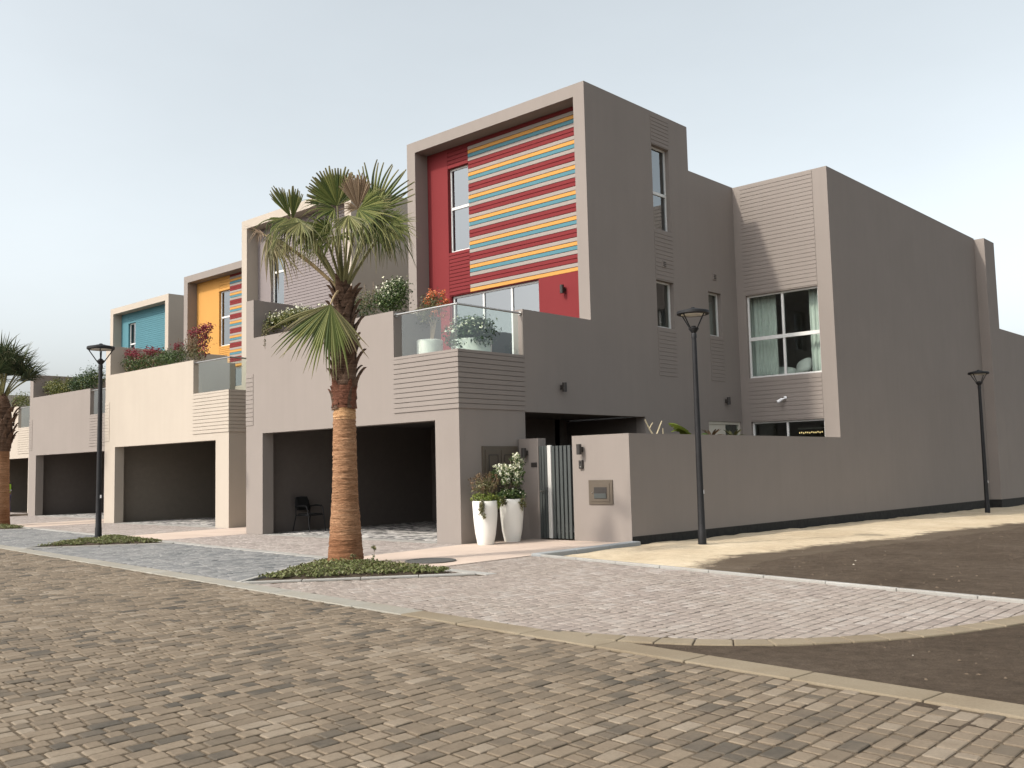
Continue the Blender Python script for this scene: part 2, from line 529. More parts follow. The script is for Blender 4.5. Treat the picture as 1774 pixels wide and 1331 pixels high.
def grid_wall(name, us, vs, solid, plane, at, thick, mat, parent, bevel=0.0):
    """slab of rectangular cells; plane 'Y' faces -Y at y=at, plane 'X' faces +X at x=at"""
    us, vs = sorted(us), sorted(vs)
    idx, verts, faces = {}, [], []
    def P(i, j, k):
        if (i, j, k) not in idx:
            u, v = us[i], vs[j]
            idx[(i, j, k)] = len(verts)
            verts.append((u, at + k * thick, v) if plane == 'Y' else (at - k * thick, u, v))
        return idx[(i, j, k)]
    nu, nv = len(us) - 1, len(vs) - 1
    S = [[bool(solid((us[i] + us[i + 1]) / 2, (vs[j] + vs[j + 1]) / 2)) for j in range(nv)] for i in range(nu)]
    g = lambda i, j: 0 <= i < nu and 0 <= j < nv and S[i][j]
    for i in range(nu):
        for j in range(nv):
            if not S[i][j]:
                continue
            faces.append((P(i, j, 0), P(i + 1, j, 0), P(i + 1, j + 1, 0), P(i, j + 1, 0)))
            faces.append((P(i, j, 1), P(i, j + 1, 1), P(i + 1, j + 1, 1), P(i + 1, j, 1)))
            if not g(i - 1, j): faces.append((P(i, j, 0), P(i, j + 1, 0), P(i, j + 1, 1), P(i, j, 1)))
            if not g(i + 1, j): faces.append((P(i + 1, j, 0), P(i + 1, j, 1), P(i + 1, j + 1, 1), P(i + 1, j + 1, 0)))
            if not g(i, j - 1): faces.append((P(i, j, 0), P(i, j, 1), P(i + 1, j, 1), P(i + 1, j, 0)))
            if not g(i, j + 1): faces.append((P(i, j + 1, 0), P(i + 1, j + 1, 0), P(i + 1, j + 1, 1), P(i, j + 1, 1)))
    mb = MB()
    mb.v, mb.f = verts, faces
    return mb.build(name, mat, parent, bevel=bevel)

def inr(u, v, r):
    return r[0] < u < r[1] and r[2] < v < r[3]

_board_cache = {}
def board_mesh(L, h, t, plane, mat):
    key = (round(L, 3), round(h, 4), t, plane, mat.name)
    if key in _board_cache:
        return _board_cache[key]
    e = min(0.004, h * 0.1)
    mb = MB()
    # back ring at full size, front ring inset: chamfered edges
    ring = [(0, 0), (L, 0), (L, h), (0, h)]
    fr = [(0, e), (L, e), (L, h - e), (0, h - e)]
    def to(u, w, d):
        return (u, -d, w) if plane == 'Y' else (d, u, w)
    mb.v = [to(u, w, 0) for u, w in ring] + [to(u, w, t - e) for u, w in ring] + [to(u, w, t) for u, w in fr]
    mb.f = [(0, 1, 5, 4), (1, 2, 6, 5), (2, 3, 7, 6), (3, 0, 4, 7), (4, 5, 9, 8), (5, 6, 10, 9), (6, 7, 11, 10), (7, 4, 8, 11), (8, 9, 10, 11), (3, 2, 1, 0)]
    me = mb.mesh('board')
    me.materials.append(mat)
    _board_cache[key] = me
    return me

def boards(parent, plane, at, u0, u1, v0, v1, mats, n=None, pitch=0.1127, gap=0.014, t=0.022):
    """run of horizontal boards from v0 (bottom) to v1; mats cycles from the bottom"""
    if n is None:
        n = max(1, round((v1 - v0) / pitch))
    p = (v1 - v0) / n
    for k in range(n):
        me = board_mesh(u1 - u0, p - gap, t, plane, mats[k % len(mats)])
        o = new_obj('board', me, None, parent)
        o.location = (u0, at, v0 + k * p + gap / 2) if plane == 'Y' else (at, u0, v0 + k * p + gap / 2)

def window(parent, plane, at, r, cols, rows, gmat, fw_=0.05, depth=0.06, mid=0.08, name='window'):
    """frame at plane 'at' (outer face) with panes; cols/rows: list of split positions (absolute)"""
    u0, u1, v0, v1 = r
    ue = [u0] + list(cols) + [u1]
    ve = [v0] + list(rows) + [v1]
    mb = MB()
    def bar(a0, a1, b0, b1, d0=0.0, d1=depth):
        if plane == 'Y':
            mb.box(a0, a1, at + d0, at + d1, b0, b1)
        else:
            mb.box(at - d1, at - d0, a0, a1, b0, b1)
    bar(u0, u0 + fw_, v0, v1); bar(u1 - fw_, u1, v0, v1)
    bar(u0 + fw_, u1 - fw_, v0, v0 + fw_); bar(u0 + fw_, u1 - fw_, v1 - fw_, v1)
    for y in rows:
        bar(u0 + fw_, u1 - fw_, y - mid / 2, y + mid / 2, -0.004, depth - 0.004)
    for x in cols:
        for j in range(len(ve) - 1):
            bar(x - mid / 3, x + mid / 3, ve[j] + (mid / 2 if j else fw_), ve[j + 1] - (mid / 2 if j < len(ve) - 2 else fw_), 0.003, depth - 0.006)
    w = mb.build(name, M['white_frame'], parent, bevel=0.004)
    for i in range(len(ue) - 1):
        for j in range(len(ve) - 1):
            pb = MB()
            a0, a1, b0, b1 = ue[i] + fw_ * .6, ue[i + 1] - fw_ * .6, ve[j] + fw_ * .6, ve[j + 1] - fw_ * .6
            d = depth * 0.5
            if plane == 'Y':
                pb.v = [(a0, at + d, b0), (a1, at + d, b0), (a1, at + d, b1), (a0, at + d, b1)]
            else:
                pb.v = [(at - d, a0, b0), (at - d, a1, b0), (at - d, a1, b1), (at - d, a0, b1)]
            pb.f = [(0, 1, 2, 3)]
            pb.build('pane', gmat, w)
    return w

# ------------------------------------------------------------------ terrain
def kerb_y(x): return -6.66 - 0.103 * x           # road-side edge of the flush kerb
def strip_y(x): return -3.50 - 0.103 * x          # road-side edge of the strip behind the bays
KW, SW = 0.33, 0.22

def fbm(x, y, s, seed=0.0):
    return (math.sin(x * s * 1.7 + seed) * math.cos(y * s * 1.3 + seed * 2.1) + 0.5 * math.sin(x * s * 3.9 + y * s * 2.7 + seed) + 0.3 * math.cos(x * s * 7.1 - y * s * 6.3 + 1.3 * seed)) / 1.8

def dirt_z(x, y):
    z = -0.085
    if y > 1.84: z -= 0.0130 * min(y - 1.84, 25)
    k_ = 1.0
    if y < -1.4 - 0.21 * (x - 3.3):
        z, k_ = -0.010, 0.35
    z += k_ * 0.018 * fbm(x, y, 0.9, 2.0) + 0.008 * fbm(x, y, 4.1, 5.0)
    return z

CURVE_OUT = [(8.20, -7.50), (8.95, -7.37), (9.7, -7.17), (10.15, -6.97), (10.58, -6.67), (11.2, -5.96), (11.6, -5.23), (11.92, -4.37), (12.14, -3.4), (12.28, -2.3), (12.36, -1.0), (12.40, 0.5)]
def spline(pts, n=12):
    P = [Vector((p[0], p[1], 0)) for p in pts]
    out = []
    for i in range(len(P) - 1):
        a, b, c, d = P[max(i - 1, 0)], P[i], P[i + 1], P[min(i + 2, len(P) - 1)]
        for k in range(n):
            t = k / n
            out.append(0.5 * ((2 * b) + (c - a) * t + (2 * a - 5 * b + 4 * c - d) * t * t + (3 * b - a - 3 * c + d) * t ** 3))
    out.append(P[-1])
    return out
curve = spline(CURVE_OUT)
CW = 0.26
def curve_inner():
    out = []
    for i, p in enumerate(curve):
        d = (curve[min(i + 1, len(curve) - 1)] - curve[max(i - 1, 0)]).normalized()
        out.append(p + Vector((-d.y, d.x, 0)) * CW)
    return out
curve_in = curve_inner()

def heightfield(name, xs, ys, zf, mat):
    nx, ny = len(xs), len(ys)
    v = [(x, y, zf(x, y)) for y in ys for x in xs]
    f = [(j * nx + i, j * nx + i + 1, (j + 1) * nx + i + 1, (j + 1) * nx + i) for j in range(ny - 1) for i in range(nx - 1)]
    me = bpy.data.meshes.new(name)
    me.from_pydata(v, [], f)
    me.polygons.foreach_set('use_smooth', [True] * len(f))
    me.update()
    return new_obj(name, me, mat)

gx = [-600, -300, -150, -80, -40, -20, -10, -5, 0, 2] + list(np.arange(2.5, 20, 0.22)) + [21, 23, 26, 30, 40, 60, 120, 300, 600]
gy = [-600, -300, -120, -60, -30, -20, -15, -12, -10] + list(np.arange(-9, 8, 0.22)) + list(np.arange(8, 30, 0.6)) + [32, 36, 42, 50, 70, 120, 300, 600]
def gz(x, y):
    if x < 2.4 or y < -9.2 or x > 25 or y > 40:
        return -0.40 if (x > 25 or y > 40) else -0.16
    return dirt_z(x, y)
tag(heightfield('ground', gx, gy, gz, M['dirt']), kind='structure')

# sand strip along the garden wall: its edge feathers into the dirt
def sand_w(x, y):
    w = 2.75 + 0.075 * max(0, y) + 0.22 * fbm(x * 0.3, y, 0.5, 1.0)
    if y < 1.0: w += 0.30 * (1.0 - y)
    return w - (x - 3.0)
def sand_z(x, y):
    d = sand_w(x, y)
    h = 0.045 * max(0.0, min(1.0, d / 2.2)) + 0.006 + 0.010 * fbm(x, y, 2.6, 9.0) * min(1, max(0, d)) + 0.005 * fbm(x, y, 8.0, 3.0) * min(1, max(0, d))
    return dirt_z(x, y) + max(h, 0.004) if d > -0.9 else dirt_z(x, y) - 0.03
def edge_line(x): return -1.30 - 0.21 * (x - 3.30)
def feathered(name, a, b):
    t = NT(name)
    v = t.geo()
    at = t.n('ShaderNodeAttribute')
    at.attribute_name = 'sand'
    nz = t.noise(t.geo((1.0, 1.0, 1.0)), 3.0, 7, 0.75)
    m1 = t.n('ShaderNodeMath')
    m1.operation = 'MULTIPLY_ADD'
    m1.inputs[1].default_value = 1.5
    t.l(nz, m1.inputs[0])
    t.l(at.outputs['Fac'], m1.inputs[2])
    fac = t.ramp(m1.outputs[0], [(0.58, (0, 0, 0)), (0.98, (1, 1, 1))])
    f = t.noise(v, 70, 5, 0.75)
    bb = t.noise(v, 5, 6, 0.7)
    big = t.noise(v, 0.5, 4, 0.6)
    ca = t.ramp(big, [(0.3, a[0]), (0.55, a[1]), (0.75, a[2])])
    cb = t.ramp(big, [(0.3, b[0]), (0.55, b[1]), (0.75, b[2])])
    c = t.mix(fac, cb, ca)
    c = t.mix(0.8, c, t.ramp(bb, [(0.3, (0.82, 0.81, 0.80)), (0.6, (1.04, 1.04, 1.03))]), 'MULTIPLY')
    c = t.mix(0.8, c, t.ramp(f, [(0.25, (0.72, 0.72, 0.72)), (0.5, (1, 1, 1)), (0.8, (1.2, 1.2, 1.18))]), 'MULTIPLY')
    return t.done(t.principled(c, 0.95, t.bump(f, 0.7, 0.015, t.bump(bb, 0.6, 0.05)), spec=0.1))
DIRTC = ((0.078, 0.059, 0.042), (0.099, 0.077, 0.056), (0.119, 0.094, 0.071))
SANDC = ((0.44, 0.355, 0.245), (0.51, 0.425, 0.305), (0.57, 0.485, 0.36))
M['sand_edge'] = feathered('yellow_sand_edge', SANDC, DIRTC)
sxs, sys_ = list(np.arange(3.15, 11.0, 0.12)), list(np.arange(-3.0, 32, 0.18))
sand = heightfield('sand_strip', sxs, sys_, lambda x, y: sand_z(x, y) if y > edge_line(x) - 0.02 else -0.3, M['sand_edge'])
at = sand.data.attributes.new('sand', 'FLOAT', 'POINT')
at.data.foreach_set('value', [sand_w(x, y) for y in sys_ for x in sxs])
tag(sand, kind='structure')

# stones scattered on the dirt
def stones(name, n, region, r0, r1, mat, zf, parent=None):
    V, F = [], []
    ico = [(0, 0, 1), (.9, 0, .2), (.28, .85, .2), (-.72, .53, .2), (-.72, -.53, .2), (.28, -.85, .2)]
    fi = [(0, 1, 2), (0, 2, 3), (0, 3, 4), (0, 4, 5), (0, 5, 1)]
    k = 0
    while k < n:
        x = random.uniform(region[0], region[1]); y = random.uniform(region[2], region[3])
        z = zf(x, y)
        if z is None:
            continue
        r = r0 + (r1 - r0) * random.random() ** 3
        a = random.random() * 6.28
        b = len(V)
        for p in ico:
            q = (p[0] * random.uniform(.7, 1.2), p[1] * random.uniform(.7, 1.2), p[2])
            V.append((x + r * (q[0] * math.cos(a) - q[1] * math.sin(a)), y + r * (q[0] * math.sin(a) + q[1] * math.cos(a)), z + r * q[2] * .6 - r * 0.1))
        F += [tuple(b + i for i in t_) for t_ in fi]
        k += 1
    me = bpy.data.meshes.new(name)
    me.from_pydata(V, [], F)
    me.update()
    return new_obj(name, me, mat, parent)

M['stone_pale'] = plain('pale_stone', (0.42, 0.38, 0.31), 0.9, 0, 0.2, 0.3, 40)
M['stone_brown'] = plain('brown_stone', (0.105, 0.080, 0.057), 0.95, 0, 0.1, 0.3, 40)
def on_dirt(x, y):
    if y < kerb_y(x) + 0.4: return None
    if y < -1.3 - 0.21 * (x - 3.0) + 0.1:
        # only outside the curved kerb
        for p, q in zip(curve[:-1], curve[1:]):
            if p.y <= y < q.y:
                xx = p.x + (q.x - p.x) * (y - p.y) / max(1e-6, q.y - p.y)
                return dirt_z(x, y) if x > xx + 0.05 else None
        return None
    if x < 3.4: return None
    return dirt_z(x, y)
tag(stones('gravel', 55, (3.5, 16, -8, 14), 0.008, 0.028, M['stone_pale'], on_dirt), 'pale pebbles scattered over the brown dirt beside the house', 'gravel', kind='stuff')
tag(stones('clods', 1800, (3.5, 16, -8.5, 10), 0.006, 0.034, M['stone_brown'], on_dirt), 'small brown clods of earth strewn over the bare plot', 'dirt clods', kind='stuff')

# ------------------------------------------------------------------ paving
def clip_poly(poly, a, b):
    """keep the left side of a->b"""
    out = []
    nx, ny = -(b[1] - a[1]), b[0] - a[0]
    def d(p): return (p[0] - a[0]) * nx + (p[1] - a[1]) * ny
    for i in range(len(poly)):
        p, q = poly[i], poly[(i + 1) % len(poly)]
        dp, dq = d(p), d(q)
        if dp >= 0: out.append(p)
        if dp * dq < 0:
            s = dp / (dp - dq)
            out.append((p[0] + (q[0] - p[0]) * s, p[1] + (q[1] - p[1]) * s))
    return out

def inside(poly, p):
    c = False
    for i in range(len(poly)):
        a, b = poly[i], poly[i - 1]
        if (a[1] > p[1]) != (b[1] > p[1]) and p[0] < (b[0] - a[0]) * (p[1] - a[1]) / (b[1] - a[1]) + a[0]:
            c = not c
    return c

def area(poly):
    return 0.5 * sum(poly[i - 1][0] * poly[i][1] - poly[i][0] * poly[i - 1][1] for i in range(len(poly)))

def near(c, a, b):
    dx, dy = b[0] - a[0], b[1] - a[1]
    t_ = max(0.0, min(1.0, ((c[0] - a[0]) * dx + (c[1] - a[1]) * dy) / max(1e-9, dx * dx + dy * dy)))
    return math.hypot(c[0] - a[0] - dx * t_, c[1] - a[1] - dy * t_) < 0.16

PW, LENS = 0.133, (0.112, 0.165, 0.218)
def lay(regions, seed, ang=0.0, skew=-0.103):
    """rows of pavers running along Y (turned by ang); regions: list of (polygon ccw, real edge flags)"""
    r = random.Random(seed)
    out = []
    allp = [p for reg, _ in regions for p in reg]
    ca, sa = math.cos(ang), math.sin(ang)
    def L(p): return (p[0] * ca + p[1] * sa, -p[0] * sa + p[1] * ca)
    def W(u, v): return (u * ca - v * sa, u * sa + v * ca)
    lp = [L(p) for p in allp]
    u0, u1 = min(p[0] for p in lp), max(p[0] for p in lp)
    v0, v1 = min(p[1] for p in lp) - 0.6, max(p[1] for p in lp) + 0.6
    i0, i1 = math.floor(u0 / PW) - 1, math.ceil(u1 / PW) + 1
    for i in range(i0, i1):
        ua, ub = i * PW, (i + 1) * PW
        v = v0 - r.random() * 0.25
        while v < v1:
            ln = r.choice(LENS)
            cw = W((ua + ub) / 2, v + ln / 2)
            g = 0.0028 + 0.0046 * max(0.0, min(1.0, 0.45 + 0.5 * fbm(cw[0], cw[1], 0.55, 3.0) + 0.06 * (cw[0] - 6.0)))
            c = W((ua + ub) / 2, v + ln / 2)
            for reg, flags in regions:
                if inside(reg, c):
                    sw = 0.010 * fbm(cw[0] * 0.3, cw[1], 1.1, 6.0)
                    pu = ua + g + sw; pv = ub - g + sw
                    j = lambda: r.uniform(-0.0028, 0.0028)
                    sk = skew * (pv - pu) / 2
                    gv = g * 1.45
                    tw = r.gauss(0, 0.006) * ln
                    q = [W(pu + j() + tw, v + gv - sk + j()), W(pv + j() + tw, v + gv + sk + j()), W(pv + j() - tw, v + ln - gv + sk + j()), W(pu + j() - tw, v + ln - gv - sk + j())]
                    rc = r.uniform(0.005, 0.012)
                    qq = []
                    for k in range(4):
                        for o_ in (k - 1, (k + 1) % 4):
                            e_ = math.hypot(q[o_][0] - q[k][0], q[o_][1] - q[k][1])
                            qq.append((q[k][0] + (q[o_][0] - q[k][0]) * rc / e_, q[k][1] + (q[o_][1] - q[k][1]) * rc / e_))
                    q = qq
                    for k in range(len(reg)):
                        if flags[k] and near(c, reg[k], reg[(k + 1) % len(reg)]):
                            q = clip_poly(q, reg[k], reg[(k + 1) % len(reg)])
                            if len(q) < 3: break
                    if len(q) >= 3 and area(q) > 0.003:
                        out.append(q)
                    break
            v += ln
    return out

def paver_geo(q, z, h, r, V, F, org=(0, 0), amp=1.0):
    n = len(q)
    cx, cy = sum(p[0] for p in q) / n, sum(p[1] for p in q) / n
    tx, ty = r.gauss(0, 0.008) * amp, r.gauss(0, 0.008) * amp
    dz = r.gauss(0, 0.0016) * amp + (r.uniform(0.002, 0.0055) * amp if r.random() < 0.14 else 0.0)
    b = len(V)
    be = 0.007
    def top(p, d): return z + dz + d + (p[0] - cx) * tx + (p[1] - cy) * ty
    ins = []
    for p in q:
        dx, dy = cx - p[0], cy - p[1]
        l = math.hypot(dx, dy) or 1
        k = min(0.4, be * 1.5 / l)
        ins.append((p[0] + dx * k, p[1] + dy * k))
    V += [(p[0] - org[0], p[1] - org[1], z - h) for p in q]
    V += [(p[0] - org[0], p[1] - org[1], top(p, -0.0045)) for p in q]
    V += [(p[0] - org[0], p[1] - org[1], top(p, 0)) for p in ins]
    for k in range(n):
        k2 = (k + 1) % n
        F.append((b + k, b + k2, b + n + k2, b + n + k))
        F.append((b + n + k, b + n + k2, b + 2 * n + k2, b + 2 * n + k))
    F.append(tuple(b + 2 * n + k for k in range(n)))

def proj(x, y, z=0.0):
    d = Vector((x, y, z)) - CAM
    zc = d.dot(fw)
    if zc < 0.3: return None
    return (0.5 + d.dot(rt) / zc * 1674.09 / 1774, 0.5 - d.dot(up) / zc * 1674.09 / 1331, zc)

def pave(name, regions, key, joint, seed, singles=0, z=0.0, base_z=-0.0075, skew=-0.103, amp=1.0, base=None):
    """a structure: joint bed sheet with pavers as children"""
    qs = lay(regions, seed, 0.0, skew)
    mb = MB()
    for reg, _ in regions:
        b = len(mb.v)
        mb.v += [(p[0], p[1], z + base_z) for p in reg]
        mb.f.append(tuple(range(b, b + len(reg))))
    root = mb.build(name, M[joint])
    tag(root, kind='structure')
    vis = []
    for k, q in enumerate(qs):
        cx, cy = sum(p[0] for p in q) / len(q), sum(p[1] for p in q) / len(q)
        pr = proj(cx, cy)
        if pr and -0.02 < pr[0] < 1.02 and 0 < pr[1] < 1.02:
            vis.append((pr[2], k))
    vis.sort()
    pick = set(k for _, k in vis[:singles])
    r = random.Random(seed + 1)
    V, F = [], []
    for k, q in enumerate(qs):
        if k in pick:
            cx, cy = sum(p[0] for p in q) / len(q), sum(p[1] for p in q) / len(q)
            v1, f1 = [], []
            paver_geo(q, z, 0.04, r, v1, f1, (cx, cy), amp)
            me = bpy.data.meshes.new('paver')
            me.from_pydata(v1, [], f1)
            o = new_obj('paver', me, M['paver1_' + key], root)
            o.location = (cx, cy, 0)
        else:
            paver_geo(q, z, 0.02, r, V, F, (0, 0), amp)
    if V:
        me = bpy.data.meshes.new('paver_field')
        me.from_pydata(V, [], F)
        o = new_obj('paver_field', me, M['paver_' + key], root)
        o['kind'] = 'stuff'
    return root

XL = -34.0
road = [(XL, -16.5), (18.0, -16.5), (18.0, kerb_y(18.0)), (XL, kerb_y(XL))]
pave('road', [(road, (0, 0, 1, 0))], 'road', 'joint', 11, 300, amp=0.75)
# far ends of the road beyond the laid pavers: same bricks seen edge-on, carried by the material
mb = MB()
mb.v = [(-400, -40, -0.02), (18.0, -40, -0.02), (18.0, -16.5, -0.02), (XL, -16.5, -0.02), (XL, kerb_y(XL), -0.02), (-400, kerb_y(-400), -0.02)]
mb.f = [(0, 1, 2, 3, 4, 5)]
t = NT('far_road_pavers')
v = t.geo()
bt = t.n('ShaderNodeTexBrick')
bt.inputs['Scale'].default_value = 1.0
bt.inputs['Brick Width'].default_value = 0.165
bt.inputs['Row Height'].default_value = 0.133
bt.inputs['Mortar Size'].default_value = 0.004
bt.inputs['Color1'].default_value = (0.20, 0.165, 0.13, 1)
bt.inputs['Color2'].default_value = (0.27, 0.225, 0.18, 1)
bt.inputs['Mortar'].default_value = (0.13, 0.105, 0.075, 1)
mp = t.n('ShaderNodeMapping')
mp.inputs['Rotation'].default_value = (0, 0, math.pi / 2)
t.l(v, mp.inputs[0])
t.l(mp.outputs[0], bt.inputs[0])
tag(mb.build('road_beyond', t.done(t.principled(bt.outputs[0], 0.9, t.bump(bt.outputs[1], -0.4, 0.01), spec=0.15))), kind='structure')

# beds: triangles with their base on the strip behind the bays
BEDS = [(2.13, 0.10, 4.30), (-8.72, -10.95, -6.75), (-19.9, -22.2, -17.9)]
def bed_pts(b):
    tip = (b[0], kerb_y(b[0]) + KW - 0.02)
    return tip, (b[1], strip_y(b[1])), (b[2], strip_y(b[2]))

ci = [(p.x, p.y) for p in curve_in]
def ky(x): return kerb_y(x) + KW
tipA, blA, brA = bed_pts(BEDS[0])
curve_low = [p for p in ci if p[1] < -3.95]
regA = [(tipA[0] + 0.22, ky(tipA[0] + .22))] + [(8.3, ky(8.3))] + [p for p in curve_low if p[0] > 8.8] + [(curve_low[-1][0] + 0.05, -3.95), (brA[0] + 0.30, -3.95)]
flA = [1] * len(regA)
flA[-2] = 0
curve_hi = [p for p in ci if -3.95 <= p[1] < -3.0]
regB = [(3.12, -3.95)] + [(curve_hi[0][0], -3.95)] + curve_hi[1:] + [(3.12, -1.30)]
flB = [0, 1] + [1] * (len(curve_hi) - 1) + [1]
flB = flB[:len(regB)]
pave('paved_apron', [(regA, flA), (regB, flB)], 'apron', 'joint_grey', 23, 300, amp=0.5)

def bay(name, bl, br, seed):
    tl, _, bright = bed_pts(bl)
    tr, bleft, _ = bed_pts(br)
    reg = [(tl[0] + 0.1, ky(tl[0] + .1)), (tr[0] - 0.1, ky(tr[0] - .1)), (bleft[0] - 0.14, strip_y(bleft[0] - .14)), (bright[0] + 0.14, strip_y(bright[0] + .14))]
    return pave(name, [(reg, (1, 1, 1, 1))], 'bay', 'joint_grey', seed, 0, amp=0.7)
bay('parking_bay', BEDS[1], BEDS[0], 31)
bay('parking_bay', BEDS[2], BEDS[1], 32)
bay('parking_bay', (-31.2, -33.4, -29.1), BEDS[2], 33)

HOUSE = [(0.0, 0.0), (-11.15, 1.30), (-22.27, 3.0), (-33.5, 4.45)]
GD = 6.4                                             # garage depth
for k, (hx, hy) in enumerate(HOUSE[:4]):
    sy = lambda x: strip_y(x) + SW
    reg = [(hx - 8.15, sy(hx - 8.15)), (hx + 0.36, sy(hx + .36)), (hx + 0.06, hy - 0.02), (hx - 8.15, hy - 0.02)]
    pave('driveway', [(reg, (1, 1, 1, 1))], 'drive', 'joint_grey', 40 + k, 0, amp=0.7)
    if k < 3:
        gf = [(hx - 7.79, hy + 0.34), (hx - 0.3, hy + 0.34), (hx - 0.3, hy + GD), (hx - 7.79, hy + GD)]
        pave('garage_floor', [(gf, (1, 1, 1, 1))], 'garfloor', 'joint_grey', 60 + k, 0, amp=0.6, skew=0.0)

def slab(name, mat, x0, x1, y0, y1, z1, z0=-0.1, bevel=0.006, parent=None):
    return MB().box(x0, x1, y0, y1, z0, z1).build(name, mat, parent, bevel=bevel)

# cream paths to the gates, in large slabs
for k, (hx, hy) in enumerate(HOUSE[:3]):
    x0, x1 = hx + 0.40, hx + 3.05
    root = MB().box(x0, x1, hy - 3.6, hy + 1.9, -0.14, -0.010).build('garden_path', M['joint_grey'])
    tag(root, kind='structure')
    ys = [hy + 1.84, hy + 0.62, hy - 0.60, hy - 1.82]
    for j in range(4):
        for i in range(2):
            a, b = x0 + 0.004 + i * (x1 - x0) / 2, x0 + (i + 1) * (x1 - x0) / 2 - 0.004
            top = ys[j] - 0.004
            if j < 3:
                y0a = y0b = ys[j + 1] + 0.004
            else:
                y0a, y0b = strip_y(a) + SW + .006, strip_y(b) + SW + .006
            mb = MB().hexa([(a, y0a, -0.1), (b, y0b, -0.1), (b, top, -0.1), (a, top, -0.1), (a, y0a, 0.004), (b, y0b, 0.004), (b, top, 0.004), (a, top, 0.004)])
            mb.build('path_slab', M['path'], root, bevel=0.004)
    # wedge between driveway and path
    mb = MB().hexa([(hx + .06, hy - .02, -.1), (hx + .36, strip_y(hx + .36) + SW, -.1), (hx + .40, strip_y(hx + .4) + SW, -.1), (hx + .40, hy + 1.84, -.1),
                    (hx + .06, hy - .02, .003), (hx + .36, strip_y(hx + .36) + SW, .003), (hx + .397, strip_y(hx + .4) + SW, .003), (hx + .397, hy + 1.84, .003)])
    mb.build('path_slab', M['path'], root)
    mb = MB().box(hx + 0.004, hx + 0.06, hy, hy + 1.84, -.1, .003)
    mb.build('path_slab', M['path'], root)
    # light threshold in front of the garage
    th = MB().box(hx - 7.37, hx - 0.75, hy + 0.0, hy + 0.335, -0.1, 0.006).build('garage_threshold', M['kerb_white'])
    tag(th, kind='structure')

# kerbs -------------------------------------------------------------
def stone_run(root, pts, width, length, z0, z1, mat, gap=0.008, name='kerb_stone', side=1, bevel=0.012):
    """kerb stones along a polyline; body lies to the left of the direction for side=1"""
    P = [Vector((p[0], p[1], 0)) for p in pts]
    cum = [0.0]
    for a, b in zip(P[:-1], P[1:]):
        cum.append(cum[-1] + (b - a).length)
    def at(s):
        for i in range(len(P) - 1):
            if s <= cum[i + 1] or i == len(P) - 2:
                t = (s - cum[i]) / max(1e-9, cum[i + 1] - cum[i])
                d = (P[i + 1] - P[i]).normalized()
                return P[i] + (P[i + 1] - P[i]) * t, d
    n = max(1, round(cum[-1] / length))
    for k in range(n):
        (a, da), (b, db) = at(cum[-1] * k / n + gap / 2), at(cum[-1] * (k + 1) / n - gap / 2)
        na, nb = Vector((-da.y, da.x, 0)) * side * width, Vector((-db.y, db.x, 0)) * side * width
        jz = random.uniform(-0.002, 0.002)
        js = random.uniform(-0.004, 0.004)
        c = (a + b) / 2
        q = [a - c, b - c, b + nb - c, a + na - c]
        sh = (na.normalized()) * js
        q = [p + sh for p in q]
        mb = MB().hexa([(p.x, p.y, z0) for p in q] + [(p.x, p.y, z1 + jz) for p in q])
        o = mb.build(name, mat, root, bevel=bevel)
        o.location = (c.x, c.y, 0)

def kerb_root(name, pts, w, z, mat):
    mb = MB()
    b = 0
    for p, q in zip(pts[:-1], pts[1:]):
        d = (Vector((q[0], q[1], 0)) - Vector((p[0], p[1], 0))).normalized()
        n = Vector((-d.y, d.x, 0)) * w * 0.9
        o = Vector((-d.y, d.x, 0)) * w * 0.05
        b = len(mb.v)
        mb.v += [(p[0] + o.x, p[1] + o.y, z), (q[0] + o.x, q[1] + o.y, z), (q[0] + n.x, q[1] + n.y, z), (p[0] + n.x, p[1] + n.y, z)]
        mb.f.append((b, b + 1, b + 2, b + 3))
    return tag(mb.build(name, mat), kind='structure')

pk = [(XL, kerb_y(XL)), (6.5, kerb_y(6.5))]
pk2 = [(6.5, kerb_y(6.5)), (18.0, kerb_y(18.0))]
r_ = kerb_root('road_kerb', [pk[0], pk2[1]], KW, -0.03, M['joint'])
stone_run(r_, pk, KW, 1.0, -0.12, 0.010, M['kerb'])
stone_run(r_, pk2, KW - 0.02, 1.0, -0.12, 0.012, M['kerb_sandy'])
mb = MB().hexa([(-400, kerb_y(-400), -.1), (XL, kerb_y(XL), -.1), (XL, ky(XL), -.1), (-400, ky(-400), -.1), (-400, kerb_y(-400), .01), (XL, kerb_y(XL), .01), (XL, ky(XL), .01), (-400, ky(-400), .01)])
tag(mb.build('road_kerb_beyond', M['kerb']), kind='structure')

r_ = kerb_root('curved_kerb', [(p.x, p.y) for p in curve[::3]], CW, -0.03, M['joint'])
stone_run(r_, [(p.x, p.y) for p in curve if p.x > 8.6], CW, 0.34, -0.14, 0.008, M['kerb_sandy'], gap=0.010)

ps = [(XL, strip_y(XL)), (4.55, strip_y(4.55))]
r_ = kerb_root('strip_kerb', ps, SW, -0.03, M['joint_grey'])
stone_run(r_, ps, SW, 1.0, -0.1, 0.008, M['kerb_white'])

# raised edging along the dirt
pe = [(12.05, -1.30 - 0.21 * (12.05 - 3.30)), (3.30, -1.30)]
r_ = kerb_root('plot_edging', pe, 0.10, -0.08, M['joint_grey'])
stone_run(r_, pe, 0.085, 1.0, -0.2, 0.036, M['kerb_white'], side=-1)
pe = [(3.06, -1.28), (3.06, 1.80)]
r_ = kerb_root('path_edging', pe, 0.2, -0.14, M['joint_grey'])
stone_run(r_, pe, 0.24, 1.0, -0.35, 0.045, M['kerb_grey'], side=-1, bevel=0.02)

